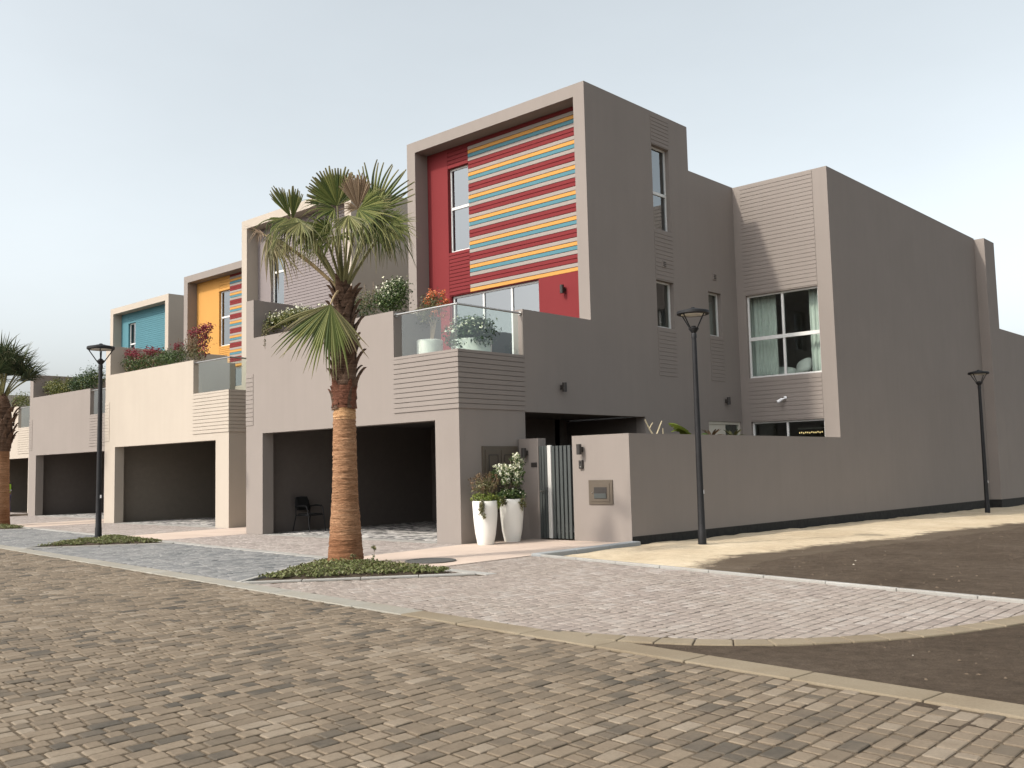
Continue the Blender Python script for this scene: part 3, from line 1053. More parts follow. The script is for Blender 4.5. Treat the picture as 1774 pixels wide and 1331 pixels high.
for k, b in enumerate(BEDS):
    tip, bl, br = bed_pts(b)
    r_ = kerb_root('bed_edging', [tip, br], 0.1, -0.06, M['joint_grey'])
    stone_run(r_, [bl, (tip[0] - .01, tip[1] + .02)], 0.10, 0.9, -0.1, 0.022, M['kerb_white'], side=-1)
    stone_run(r_, [(tip[0] + .01, tip[1] + .02), br], 0.10, 0.9, -0.1, 0.022, M['kerb_white'], side=-1)

# ------------------------------------------------------------------ foliage helpers
def leaf_cloud(blobs, n, size, aspect=0.45, flat=0.0, seed=0, droop=0.0):
    """blobs: (cx,cy,cz, rx,ry,rz, weight). Bent two-quad leaves spread through the volume. Returns verts, faces"""
    r = np.random.default_rng(seed)
    w = np.array([b[6] if len(b) > 6 else b[3] * b[4] * b[5] for b in blobs], float)
    w /= w.sum()
    ids = r.choice(len(blobs), n, p=w)
    B = np.array([b[:6] for b in blobs])[ids]
    d = r.normal(size=(n, 3))
    d /= np.linalg.norm(d, axis=1)[:, None]
    rad = r.random(n) ** 0.45
    C = B[:, :3] + d * rad[:, None] * B[:, 3:6] * (1 + 0.18 * r.normal(size=(n, 1)))
    nrm = d + r.normal(size=(n, 3)) * 0.7
    nrm[:, 2] += 0.35 + flat
    nrm /= np.linalg.norm(nrm, axis=1)[:, None]
    t = r.normal(size=(n, 3)) + d * 0.6
    t[:, 2] -= droop
    t -= nrm * (t * nrm).sum(1)[:, None]
    t /= np.linalg.norm(t, axis=1)[:, None] + 1e-9
    b = np.cross(nrm, t)
    s = size * (0.6 + 0.8 * r.random(n))[:, None]
    hw = s * aspect * 0.5
    p0 = C - t * s * .5
    pm = C + nrm * s * .10
    p2 = C + t * s * .5 - nrm * s * .12
    l = pm + b * hw
    q = pm - b * hw
    V = np.stack([p0, q, p2, l, pm], 1).reshape(-1, 3)
    base = np.arange(n)[:, None] * 5
    F = np.concatenate([base + np.array([[0, 1, 4]]), base + np.array([[1, 2, 4]]), base + np.array([[2, 3, 4]]), base + np.array([[3, 0, 4]])], 1).reshape(-1, 3)
    return V, F

def np_mesh(name, V, F, mat, parent=None):
    me = bpy.data.meshes.new(name)
    me.from_pydata(np.asarray(V).tolist(), [], np.asarray(F).tolist())
    me.update()
    return new_obj(name, me, mat, parent)

def foliage(name, parent, blobs, n, size, mat, **kw):
    V, F = leaf_cloud(blobs, n, size, **kw)
    return np_mesh(name, V, F, mat, parent)

def stems_part(parent, stems, mat, name='stems'):
    mb = MB()
    for path, r0, r1 in stems:
        n = len(path)
        mb.tube(path, [r0 + (r1 - r0) * k / (n - 1) for k in range(n)], 6)
    return mb.build(name, mat, parent, smooth=True)

def plant(label, cat, loc, leaf_specs, stems=(), flowers=(), name='shrub', group=None, stem_mat='stem'):
    o = empty(name, loc)
    tag(o, label, cat, group)
    if stems:
        stems_part(o, stems, M[stem_mat])
    for i, (blobs, n, size, mat, kw) in enumerate(leaf_specs):
        foliage('foliage', o, blobs, n, size, M[mat], seed=hash(label) % 9999 + i if False else len(label) * 31 + i, **kw)
    for i, (blobs, n, size, mat, kw) in enumerate(flowers):
        foliage('blossom', o, blobs, n, size, M[mat], seed=len(label) * 17 + i + 500, **kw)
    return o

# ------------------------------------------------------------------ townhouses
xL, xLi, xga, xgb, xn = -8.15, -7.794, -7.375, -0.741, -2.079
zgo, zgr, zbp, zpw, zbw, zwing = 2.643, 2.86, 4.137, 5.215, 5.215, 6.248
yb, yt, yo, yr, yB = 2.11, 4.672, 6.906, 9.532, 12.046
xtL, xti, xtr, zt, zti = -6.786, -6.431, -0.355, 11.391, 11.062
RD = 0.50
zl, zbk, xg = 10.088, 10.072, 3.058
TER = 3.45                                           # terrace floor

def townhouse(off, wall, main, style, label, tower_back=0.0, full=False, win=(-5.55, -4.70, 7.93, 10.45)):
    H = empty('townhouse', (off[0], off[1], 0))
    tag(H, label, 'house', 'row of staggered townhouses')
    W = M[wall]
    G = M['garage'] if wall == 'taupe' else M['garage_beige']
    # front wall with garage opening, planter parapet and lower corner
    def solid(x, z):
        if inr(x, z, (xga, xgb, -1, zgo)): return False
        if x < xLi: return z < zwing
        if x < xn: return z < zpw
        return z < zbp
    grid_wall('front_wall', [xL, xLi, xga, xn, xgb, 0], [-0.3, zgo, zbp, zpw, zwing], solid, 'Y', 0.0, 0.33, W, H)
    boards(H, 'Y', 0.0, xn, 0.022, zgr, zbp - 0.06, [W], n=11)
    MB().box(xn, 0.024, -0.024, 0.0, zbp - 0.058, zbp + 0.002).build('coping', W, H)
    boards(H, 'Y', 0.0, xL + 0.0, xLi - 0.012, zgr, 4.25, [W], n=12, t=0.012)
    # side wing wall of the terrace, running back from the front
    MB().box(xL, xLi, 0.33, yt + tower_back, -0.3, zwing).build('wing_wall', W, H, bevel=0.006)
    # side wall
    Yt = yt + tower_back
    w1, w2, w3 = (7.656, 8.52, 8.071, 10.454), (7.656, 8.52, 5.324, 6.634), (10.372, 11.10, 5.324, 6.634)
    door = (10.10, 11.97, 0.0, 2.80)
    def solid2(y, z):
        if full and (inr(y, z, w1) or inr(y, z, w2) or inr(y, z, w3) or inr(y, z, door)): return False
        if y < yb: return z < zbp
        if y < Yt: return zgr - .017 < z < zbw
        if y < Yt + RD: return zgr - .017 < z < TER
        if y < yo: return zgr - .017 < z < zt
        if y < yr + tower_back: return z < zt
        return z < zl
    yend = yB + 0.08 if full else yr + tower_back + 3
    grid_wall('side_wall', [0.33, yb, Yt, Yt + RD, yo if yo > Yt else Yt + .5, 7.656, 8.52, yr + tower_back, 10.372, 11.10, 10.10, 11.97, yend], [-0.3, 0.0, 2.80, zgr - .017, TER, zbp, zbw, 5.324, 6.634, 8.071, zl, 10.454, zt], solid2, 'X', 0.0, 0.30, W, H)
    boards(H, 'X', 0.0, -0.0, yb, zgr, zbp - 0.06, [W], n=11)
    MB().box(0.0, 0.024, 0.0, yb, zbp - 0.058, zbp + 0.002).build('coping', W, H)
    # garage inside and covered entry
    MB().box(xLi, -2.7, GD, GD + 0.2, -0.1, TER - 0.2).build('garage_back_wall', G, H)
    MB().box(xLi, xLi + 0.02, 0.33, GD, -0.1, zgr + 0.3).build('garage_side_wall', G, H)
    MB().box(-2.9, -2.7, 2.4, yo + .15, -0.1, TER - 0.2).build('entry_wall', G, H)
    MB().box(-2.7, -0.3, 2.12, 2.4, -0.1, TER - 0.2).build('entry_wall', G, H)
    MB().box(-2.7, -0.305, yo + .02, yo + 0.15, -0.1, zgr - .02).build('entry_wall', G, H)
    # terrace slab, roofs, rear body
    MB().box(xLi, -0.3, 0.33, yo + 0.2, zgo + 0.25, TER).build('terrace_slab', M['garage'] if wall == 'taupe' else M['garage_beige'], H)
    MB().box(xtL + 0.3, -0.3, Yt + RD + .1, yr + tower_back, zt - 0.75, zt - 0.5).build('tower_roof', M['roof'], H)
    MB().box(xtL, xtL + 0.3, Yt + RD, yr + tower_back, TER, zt).build('tower_side_wall', W, H, bevel=0.006)
    MB().box(xtL + 0.3, -0.3, yr + tower_back - 0.3, yr + tower_back, TER, zt).build('tower_back_wall', W, H, bevel=0.006)
    MB().box(xL, -0.3, yr + tower_back, yend + (13 if not full else 0), -0.2, zl - 0.4).build('rear_block', W, H)
    MB().box(xL, xtL, Yt, yr + tower_back, TER, 5.0).build('rear_wing', W, H)
    # tower frame
    def solid3(x, z):
        return not inr(x, z, (xti, xtr, 0, zti))
    grid_wall('tower_frame', [xtL, xti, xtr, 0], [TER, zti, zt], solid3, 'Y', Yt, RD, W, H)
    # the recessed coloured wall with window and sliding door
    Yp = Yt + RD
    mm = M[main]
    wx0, wx1, wz0, wz1 = win
    dx0, dx1, dz1 = -5.52, -2.11, 6.63
    sx = wx1
    def solid4(x, z):
        return not (inr(x, z, (wx0, wx1, wz0, wz1)) or inr(x, z, (dx0, dx1, TER + .05, dz1)))
    grid_wall('recess_wall', [xti - 0.02, *sorted((wx0, wx1, dx0, dx1)), xtr + 0.02], [TER, TER + .05, dz1, wz0, wz1, zti + .02], solid4, 'Y', Yp + 0.024, 0.2, mm, H, bevel=0)
    bt_ = 0.022
    # smooth panels
    MB().box(xti, wx0 - 0.006, Yp, Yp + 0.024, TER, zti).build('smooth_panel', mm, H, bevel=0.003)
    MB().box(dx1 + 0.0, xtr, Yp, Yp + 0.024, TER, 6.645).build('smooth_panel', mm, H, bevel=0.003)
    # boards above and below the window
    boards(H, 'Y', Yp + 0.024, wx0, wx1 - 0.004, wz1, zti, [mm], n=5)
    boards(H, 'Y', Yp + 0.024, wx0, wx1 - 0.004, dz1 + 0.02, wz0, [mm], n=12)
    P6 = [M['yellow'], M['grey'], M['red'], M['red'], M['grey'], M['teal']]
    seq = P6 if style == 'stripes' else [mm]
    boards(H, 'Y', Yp + 0.024, sx, xtr, 6.645, zti, seq, n=39)
    window(H, 'Y', Yp + 0.11, (wx0, wx1, wz0, wz1), [], [(wz0 + wz1) / 2 + .06], M['coated_glass'])
    window(H, 'Y', Yp + 0.11, (dx0, dx1, TER + .05, dz1), [-4.29, -3.20], [], M['coated_glass'], 0.06, 0.07, 0.10, name='sliding_door')
    # glass balustrade round the notch
    g0 = zbp + 0.003
    gy = 0.06
    MB().box(xn + 0.22, -0.06, gy, gy + 0.015, g0, zbw - 0.10).build('glass_panel', M['balustrade_glass'], H)
    MB().box(-0.075, -0.06, gy + 0.02, yb - 0.10, g0, zbw - 0.10).build('glass_panel', M['balustrade_glass'], H)
    hr = MB().tube([(xn + 0.03, gy + .007, zbw - 0.09), (-0.0675, gy + .007, zbw - 0.09), (-0.0675, yb - 0.02, zbw - 0.09)], 0.024, 10)
    hr.build('handrail', M['steel'], H, smooth=True)
    for p in ((xn + 0.02, gy + .007), ):
        MB().tube([(p[0] - .02, p[1], zbw - .09), (p[0] + .015, p[1], zbw - .09)], 0.048, 14).build('rail_rosette', M['steel'], H, smooth=True)
    MB().tube([(-0.0675, yb - .03, zbw - .09), (-0.0675, yb + .0, zbw - .09)], 0.048, 14).build('rail_rosette', M['steel'], H, smooth=True)
    MB().box(xn + 0.0, xn + 0.20, 0.0, 0.33, zbp, zpw - .01).build('notch_pier', M['taupe'] if wall == 'taupe' else W, H) if False else None
    # return walls beside the notch
    MB().box(xn - 0.3, xn, 0.33, 1.5, TER, zpw).build('planter_wall', W, H, bevel=0.006)
    MB().box(xLi, xn - 0.3, 1.2, 1.5, TER, zpw - 0.15).build('planter_wall', W, H)
    MB().box(xLi, xn - 0.3, 0.33, 1.2, TER, zpw - 0.22).build('planter_soil', M['soil'], H)
    return H

def wall_lamp(parent, loc, face):
    """up-and-down cylinder light on a small back plate; face 'X' or 'Y'"""
    x, y, z = loc
    n = Vector((1, 0, 0)) if face == 'X' else Vector((0, -1, 0))
    c = Vector(loc) + n * 0.11
    l = MB().tube([c - Vector((0, 0, .11)), c + Vector((0, 0, .11))], 0.055, 16).build('wall_lamp', M['dark_fitting'], parent, smooth=True)
    b = MB()
    if face == 'X':
        b.box(x, x + 0.09, y - .035, y + .035, z - .05, z + .05)
    else:
        b.box(x - .035, x + .035, y - 0.09, y, z - .05, z + .05)
    b.build('bracket', M['dark_fitting'], l)
    return l

A = townhouse(HOUSE[0], 'taupe', 'red', 'stripes', 'nearest taupe house with a red recess crossed by yellow, teal and grey stripes', 0.0, True)
B = townhouse(HOUSE[1], 'beige', 'lavender', 'plain', 'cream house with grey-mauve boarded recess, half hidden behind the big palm', 0.0)
C = townhouse(HOUSE[2], 'taupe', 'yellow', 'stripes', 'third house along, taupe with a yellow recess and a narrow striped panel', 2.0, False, (-4.36, -3.42, 7.72, 10.38))
D = townhouse(HOUSE[3], 'beige', 'teal', 'plain', 'farthest cream house with a teal boarded recess, behind the small palm', 2.1)

# ---- house A: side windows, block, rear wall
H = A
W = M['taupe']
w1, w2, w3 = (7.656, 8.52, 8.071, 10.454), (7.656, 8.52, 5.324, 6.634), (10.372, 11.10, 5.324, 6.634)
window(H, 'X', -0.13, w1, [], [9.13], M['coated_glass'])
window(H, 'X', -0.13, w2, [], [], M['window_glass'])
window(H, 'X', -0.13, w3, [], [], M['window_glass'])
boards(H, 'X', 0.0, 7.64, 8.54, 10.47, zt - 0.06, [W], t=0.010)
boards(H, 'X', 0.0, 7.64, 8.54, 6.66, 8.055, [W], t=0.010)
boards(H, 'X', 0.0, 7.64, 8.54, 3.98, 5.31, [W], t=0.010)
boards(H, 'X', 0.0, 10.36, 11.12, 3.98, 5.31, [W], t=0.010)
# door to the courtyard
dr = MB()
dr.box(-0.12, -0.04, 10.10, 10.18, 0.0, 2.80).box(-0.12, -0.04, 11.89, 11.97, 0.0, 2.80).box(-0.12, -0.04, 10.18, 11.89, 2.72, 2.80)
dfr = dr.build('courtyard_door', M['door_white'], H)
MB().box(-0.11, -0.07, 10.18, 11.15, 0.0, 2.72).build('door_leaf', M['door_white'], dfr)
MB().box(-0.10, -0.085, 11.15, 11.89, 0.0, 2.72).build('pane', M['window_glass'], dfr)
wall_lamp(H, (0.0, 3.43, 3.46), 'X')
wall_lamp(H, (0.0, 11.1, 3.41), 'X')
wall_lamp(H, (-1.22, yt + RD, 6.22), 'Y')
for (vy, vz) in ((8.06, 7.11), (10.74, 7.11)):
    v_ = MB().box(0.0, 0.03, vy - .09, vy + .09, vz - .10, vz + .10).build('air_vent', W, H, bevel=0.006)
    for k in range(3):
        MB().box(0.030, 0.040, vy - .07, vy + .07, vz - .065 + k * .05, vz - .045 + k * .05).build('louvre', M['dark_fitting'], v_)
# block
Wr, Vr = (0.295, 2.607, 4.111, 6.635), (0.295, 2.607, 0.25, 2.786)
grid_wall('block_front', [-0.25, 0.295, 2.607, xg], [-0.8, 0.25, 2.786, 4.111, 6.635, zbk], lambda x, z: not (inr(x, z, Wr) or inr(x, z, Vr)), 'Y', yB, 0.3, W, H)
boards(H, 'Y', yB, 0.265, 2.61, 6.66, zbk - 0.02, [W], t=0.012, pitch=0.121)
boards(H, 'Y', yB, 0.295, 2.60, 2.82, 4.09, [W], t=0.012, pitch=0.121)
window(H, 'Y', yB + 0.10, Wr, [1.44], [5.30], M['window_glass'], 0.055, 0.07, 0.11)
window(H, 'Y', yB + 0.10, Vr, [1.42], [], M['window_glass'], 0.055, 0.07, 0.09)
yE, yF, xf, zf, zz = 25.285, 26.52, 3.428, 10.036, 6.604
MB().box(xg - 0.3, xg, yB + 0.3, yE, -0.9, zbk).build('block_side_wall', W, H)
MB().box(0.0, xg - 0.3, yE - 0.3, yE, -0.9, zbk).build('block_back_wall', W, H)
MB().box(0.0, xg - 0.3, yB + 0.3, yE - 0.3, zbk - 0.6, zbk - 0.4).build('block_roof', M['roof'], H)
MB().box(xg - 0.6, xf, yE, yF, -0.9, zf).build('fin_wall', W, H, bevel=0.006)
MB().box(xf - 0.3, xf, yF, 48.0, -0.9, zz).build('rear_wall', W, H, bevel=0.006)
# room behind the big window and the one below
MB().box(-2.5, xg - 0.3, 16.2, 16.35, -0.2, 9.4).build('room_wall', M['inside'], H)
MB().box(-2.5, xg - 0.3, yB + 0.3, 16.2, 3.25, 3.55).build('room_floor', M['inside'], H)
MB().box(-2.5, xg - 0.3, yB + 0.3, 16.2, 6.95, 7.1).build('room_ceiling', M['inside'], H)
MB().box(-2.6, -2.5, yB + 0.3, 16.2, -0.2, 9.4).build('room_wall', M['inside'], H)

def curtain(x0, x1, y, z0, z1, label):
    n = int((x1 - x0) / 0.012)
    V, F = [], []
    for k in range(n + 1):
        x = x0 + (x1 - x0) * k / n
        for j in range(5):
            f = j / 4
            V.append((x + 0.01 * math.sin(x * 31 + f), y + (0.028 + 0.016 * (1 - f)) * math.sin(x * 52 + 0.9 * math.sin(x * 9) + 0.3 * f), z0 + (z1 - z0) * f))
    for k in range(n):
        for j in range(4):
            a = k * 5 + j
            F.append((a, a + 5, a + 6, a + 1))
    me = bpy.data.meshes.new('curtain')
    me.from_pydata(V, [], F)
    me.polygons.foreach_set('use_smooth', [True] * len(F))
    o = new_obj('curtain', me, M['curtain'])
    md = o.modifiers.new('solid', 'SOLIDIFY')
    md.thickness = 0.004
    tag(o, label, 'curtain', None)
curtain(0.10, 1.05, yB + 0.48, 3.57, 6.93, 'pale green sheer curtain at the left of the large upper window')
curtain(2.10, 2.72, yB + 0.48, 3.57, 6.93, 'narrow pale sheer curtain at the right of the large upper window')
# bed with pillows
bed = empty('bed', (0.9, 12.95, 3.55))
tag(bed, 'white bed seen through the lower panes of the large window', 'bed')
MB().box(-0.6, 1.4, 0.1, 2.0, 0.0, 0.3).build('bed_base', M['stem'], bed)
MB().box(-0.6, 1.4, 0.08, 2.0, 0.31, 0.62).build('mattress', M['linen'], bed, bevel=0.06)
def pillow(loc, sx, sy, sz, tilt, label):
    me = bpy.data.meshes.new('pillow')
    bm = bmesh.new()
    bmesh.ops.create_uvsphere(bm, u_segments=24, v_segments=14, radius=1.0)
    for v in bm.verts:
        x, y, z = v.co
        sq = lambda a: math.copysign(abs(a) ** 0.6, a)
        v.co = (sq(x) * sx, sq(y) * sy, z * sz * (1 - 0.35 * (abs(x) ** 4)))
    bm.to_mesh(me)
    bm.free()
    me.polygons.foreach_set('use_smooth', [True] * len(me.polygons))
    o = new_obj('pillow', me, M['linen'])
    o.location = loc
    o.rotation_euler = tilt
    tag(o, label, 'pillow')
pillow((0.95, 13.05, 4.28), 0.40, 0.20, 0.15, (0.9, 0.1, 0.2), 'larger white pillow leaning behind the big window')
pillow((1.66, 12.95, 4.40), 0.30, 0.26, 0.15, (1.1, -0.3, -0.3), 'small plump white pillow beside the right curtain')
ch = empty('chandelier', (1.64, 13.2, 2.44))
tag(ch, 'row of gold light beads hanging inside the ground-floor window', 'chandelier')
MB().box(-0.40, 0.40, -0.03, 0.03, 0.10, 0.14).build('bar', M['steel'], ch)
for k in range(12):
    MB().lathe([(0.004, 0.0), (0.014, 0.010), (0.018, 0.025), (0.014, 0.040), (0.004, 0.05)], 8, (-0.36 + k * 0.065, 0, -0.03 + 0.012 * math.sin(k * 2.3))).build('bead', M['warm_lamp'], ch, smooth=True)
# security camera on the block face
cc = MB().lathe([(0.05, 0.0), (0.05, 0.02), (0.03, 0.04)], 14).build('security_camera', M['camera_white'], H, smooth=True)
cc.location = (1.45, yB - 0.012, 3.45)
cc.rotation_euler = (math.pi / 2, 0, 0)
MB().tube([(0, 0, .03), (0.0, -0.03, .09), (-0.06, -0.06, .16)], [0.02, 0.022, 0.03], 10).build('arm', M['camera_white'], cc, smooth=True)
MB().tube([(-0.04, -0.04, .13), (-0.15, -0.13, .22)], [0.042, 0.048], 14).build('lens_housing', M['camera_white'], cc, smooth=True)
# plinth
def plinth(parent, x, y0, y1, ztop, y_off=0.0):
    MB().hexa([(x, y0, -0.9), (x + .006, y0, -0.9), (x + .006, y1, -0.9), (x, y1, -0.9), (x, y0, ztop(y0)), (x + .006, y0, ztop(y0)), (x + .006, y1, ztop(y1)), (x, y1, ztop(y1))]).build('plinth_band', M['plinth'], parent)
ptop = lambda y: 0.125 - 0.0068 * (y - 1.84)
plinth(H, xg, yB + .0, yE - .003, ptop)
plinth(H, xf, yE, 48.0, ptop)
MB().box(xg, xf, yE - .006, yE, -0.9, ptop(yE)).build('plinth_band', M['plinth'], H)
# utility cabinet on the side wall by the pots
cab = MB().box(0.0, 0.035, 0.66, 1.80, 0.62, 2.06).build('meter_cabinet', M['brown_metal'], H, bevel=0.006)
for k, (a, b) in enumerate(((0.74, 1.22), (1.24, 1.74))):
    dd = MB().box(0.035, 0.052, a, b, 0.70, 1.98).build('cabinet_door', M['brown_metal'], cab, bevel=0.004)
    for (p, q, r0, r1) in ((a + .09, b - .09, 1.86, 1.872), (a + .09, b - .09, 0.80, 0.812), (a + .09, a + .102, 0.812, 1.86), (b - .102, b - .09, 0.812, 1.86)):
        MB().box(0.052, 0.060, p, q, r0, r1).build('trim', M['dark_fitting'], dd)
    if k == 0:
        MB().box(0.052, 0.056, 0.90, 1.06, 1.40, 1.66).build('meter_window', M['brown_metal'], dd, bevel=0.002)
        MB().box(0.056, 0.062, 0.95, 1.02, 1.48, 1.58).build('meter_glass', M['dark_fitting'], dd)

# ------------------------------------------------------------------ garden wall, gate, pier
yG, xg2, zw = 1.836, 1.568, 2.224
gw = empty('garden_wall', (xg, yG, 0))
tag(gw, 'low taupe garden wall running beside the nearest house to its tall block', 'wall')
def gpart(name, mb, mat, bevel=0.0, parent=gw):
    mb.v = [(x - xg, y - yG, z) for x, y, z in mb.v]
    return mb.build(name, mat, parent, bevel=bevel)
gpart('wall_front', MB().box(xg2, xg, yG, yG + 0.3, -0.7, zw), W, 0)
gpart('wall_side', MB().box(xg - 0.3, xg, yG + 0.3, yB - 0.0005, -0.7, zw), W, 0)
gpart('plinth_band', MB().hexa([(xg, yG + .01, -0.9), (xg + .006, yG + .01, -0.9), (xg + .006, yB - .003, -0.9), (xg, yB - .003, -0.9), (xg, yG + .01, ptop(yG)), (xg + .006, yG + .01, ptop(yG)), (xg + .006, yB - .003, ptop(yB)), (xg, yB - .003, ptop(yB))]), M['plinth'])
# letter box
lb = gpart('letter_box', MB().box(2.0, 2.62, yG - 0.025, yG, 0.77, 1.28), M['brown_metal'], 0.006)
gpart('inner_frame', MB().box(2.07, 2.55, yG - 0.035, yG - 0.025, 0.83, 1.22), M['brown_metal'], 0.004, lb)
gpart('opening', MB().box(2.15, 2.48, yG - 0.041, yG - 0.035, 0.89, 1.13), M['dark_fitting'], 0.002, lb)
gpart('flap', MB().hexa([(2.16, yG - .047, .90), (2.47, yG - .047, .90), (2.47, yG - .042, .90), (2.16, yG - .042, .90), (2.16, yG - .060, 1.0), (2.47, yG - .060, 1.0), (2.47, yG - .042, 1.0), (2.16, yG - .042, 1.0)]), M['gate_grey'], 0, lb)
gpart('lock', MB().tube([(2.11, yG - .035, 1.02), (2.11, yG - .05, 1.02)], 0.012, 8), M['steel'], 0, lb)
wl = wall_lamp(gw, (1.84 - xg, 0, 1.93), 'Y')
ic = gpart('intercom', MB().box(1.77, 1.87, yG - 0.05, yG, 1.52, 1.70), M['dark_fitting'], 0.008)
gpart('button', MB().tube([(1.82, yG - .05, 1.565), (1.82, yG - .058, 1.565)], 0.014, 10), M['steel'], 0, ic)
gpart('camera_eye', MB().tube([(1.82, yG - .05, 1.65), (1.82, yG - .056, 1.65)], 0.018, 12), M['black_metal'], 0, ic)

pier = MB().box(0.026, 0.60, yG - 0.0, yG + 0.27, -0.3, 2.215).build('gate_pier', W, None, bevel=0.006)
tag(pier, 'short taupe pier left of the entrance gate, behind the flower pots', 'pier')
wall_lamp(pier, (0.27, yG, 1.90), 'Y')
MB().box(0.40, 0.56, yG - 0.02, yG, 1.58, 1.68).build('plaque', M['dark_fitting'], pier, bevel=0.003)

gate = empty('entrance_gate', (1.08, yG + 0.10, 0))
tag(gate, 'dark grey slatted entrance gate with one pale vertical strip', 'gate')
fr = MB()
gx0, gx1 = 0.56 - 1.08, 1.56 - 1.08
fr.box(gx0, gx0 + 0.03, -0.06, 0.0, 0.02, 2.05).box(gx1 - 0.03, gx1, -0.06, 0.0, 0.02, 2.03).box(gx0 + .03, gx1 - .03, -0.02, 0.01, 0.05, 0.11).box(gx0 + .03, gx1 - .03, -0.02, 0.01, 1.93, 1.99)
fr.build('gate_frame', M['gate_grey'], gate, bevel=0.004)
MB().box(gx0 - .02, gx0, -0.07, -0.01, 0.01, 2.05).build('jamb', M['steel'], gate)
for k in range(3):
    x = gx0 + 0.035 + k * 0.082
    MB().box(x, x + 0.062, -0.075, -0.03, 0.03, 2.04).build('slat', M['gate_grey'], gate, bevel=0.004)
MB().box(gx0 + 0.285, gx0 + 0.385, -0.085, -0.03, 0.03, 2.05).build('pale_strip', M['gate_strip'], gate, bevel=0.004)
for k in range(5):
    x = gx0 + 0.405 + k * 0.112
    MB().box(x, x + 0.072, -0.075, -0.03, 0.03, 2.03).build('slat', M['gate_grey'], gate, bevel=0.004)
hd = MB().tube([(gx0 + .10, -0.075, 1.05), (gx0 + .10, -0.13, 1.05), (gx0 + .22, -0.13, 1.05)], 0.011, 8).build('handle', M['steel'], gate, smooth=True)

# ------------------------------------------------------------------ drain cover
dc = MB().lathe([(0.44, -0.05), (0.44, 0.010), (0.40, 0.014), (0.0, 0.014)], 36, (0, 0, 0), cap=False).build('drain_cover', M['joint_grey'])
dc.location = (2.22, -2.93, 0)
tag(dc, 'round dark grating set in the cream path beside the palm bed', 'drain cover')
M['grate'] = plain('grey_cast_grating', (0.075, 0.075, 0.07), 0.8, 0.0, 0.4)
for k in range(-6, 7):
    y = k * 0.06
    hw = math.sqrt(max(0.0, 0.40 ** 2 - y * y))
    MB().box(-hw, hw, y - 0.017, y + 0.017, 0.012, 0.024).build('grate_bar', M['grate'], dc)
MB().lathe([(0.44, 0.008), (0.44, 0.024), (0.40, 0.026), (0.40, 0.008)], 36, (0, 0, 0), cap=False).build('grate_ring', M['grate'], dc)

# ------------------------------------------------------------------ street lamps
def street_lamp(loc, label, rz, h=4.86):
    o = empty('street_lamp', loc, rz)
    tag(o, label, 'street lamp', 'black street lamps')
    hc = h - 0.52
    MB().lathe([(0.135, 0.0), (0.13, 0.03), (0.085, 0.05), (0.082, 0.30), (0.072, 0.34), (0.068, 0.9), (0.048, hc - 0.12), (0.048, hc - 0.10), (0.056, hc - 0.10), (0.056, hc - 0.02), (0.048, hc)], 20).build('pole', M['black_metal'], o, smooth=True)
    MB().lathe([(0.048, hc), (0.058, hc + .02), (0.105, hc + .085), (0.105, hc + .105), (0.06, hc + .12), (0.045, hc + .15)], 20).build('collar', M['black_metal'], o, smooth=True)
    for k in range(4):
        a = math.pi / 4 + k * math.pi / 2
        ca, sa = math.cos(a), math.sin(a)
        MB().tube([(0.085 * ca, 0.085 * sa, hc + .08), (0.30 * ca, 0.30 * sa, h - .12)], 0.013, 8).build('arm', M['black_metal'], o, smooth=True)
    sh = MB().lathe([(0.25, h - .135), (0.32, h - .135), (0.335, h - .12), (0.335, h - .075), (0.32, h - .06), (0.12, h - .02), (0.11, h - .012), (0.045, h - .008), (0.045, h + .008), (0.03, h + .02), (0.0, h + .022)], 36, cap=False).build('shade', M['black_metal'], o, smooth=True)
    MB().lathe([(0.0, h - .105), (0.25, h - .105), (0.25, h - .135)], 30, cap=False).build('diffuser', M['pot_white'], sh, smooth=True)
    MB().box(0.066, 0.075, -0.022, 0.022, 1.05, 1.13).build('sticker', M['camera_white'], o)
    return o
street_lamp((-9.46, -3.38, 0.02), 'black street lamp in the weedy bed in front of the cream house', 0.3, 4.93)
street_lamp((4.11, 2.78, dirt_z(4.11, 2.78) + 0.0), 'black street lamp on the sand beside the low garden wall', 0.62)
street_lamp((4.31, 20.53, dirt_z(4.31, 20.53) - 0.0), 'distant black street lamp near the far end of the blank wall', 0.5, 4.86)

# ------------------------------------------------------------------ palms
RH = Vector((math.cos(YAW), math.sin(YAW), 0))
TC = Vector((math.sin(YAW), -math.cos(YAW), 0))
UPV = Vector((0, 0, 1))
def vd(x, y, z): return RH * x + TC * y + UPV * z

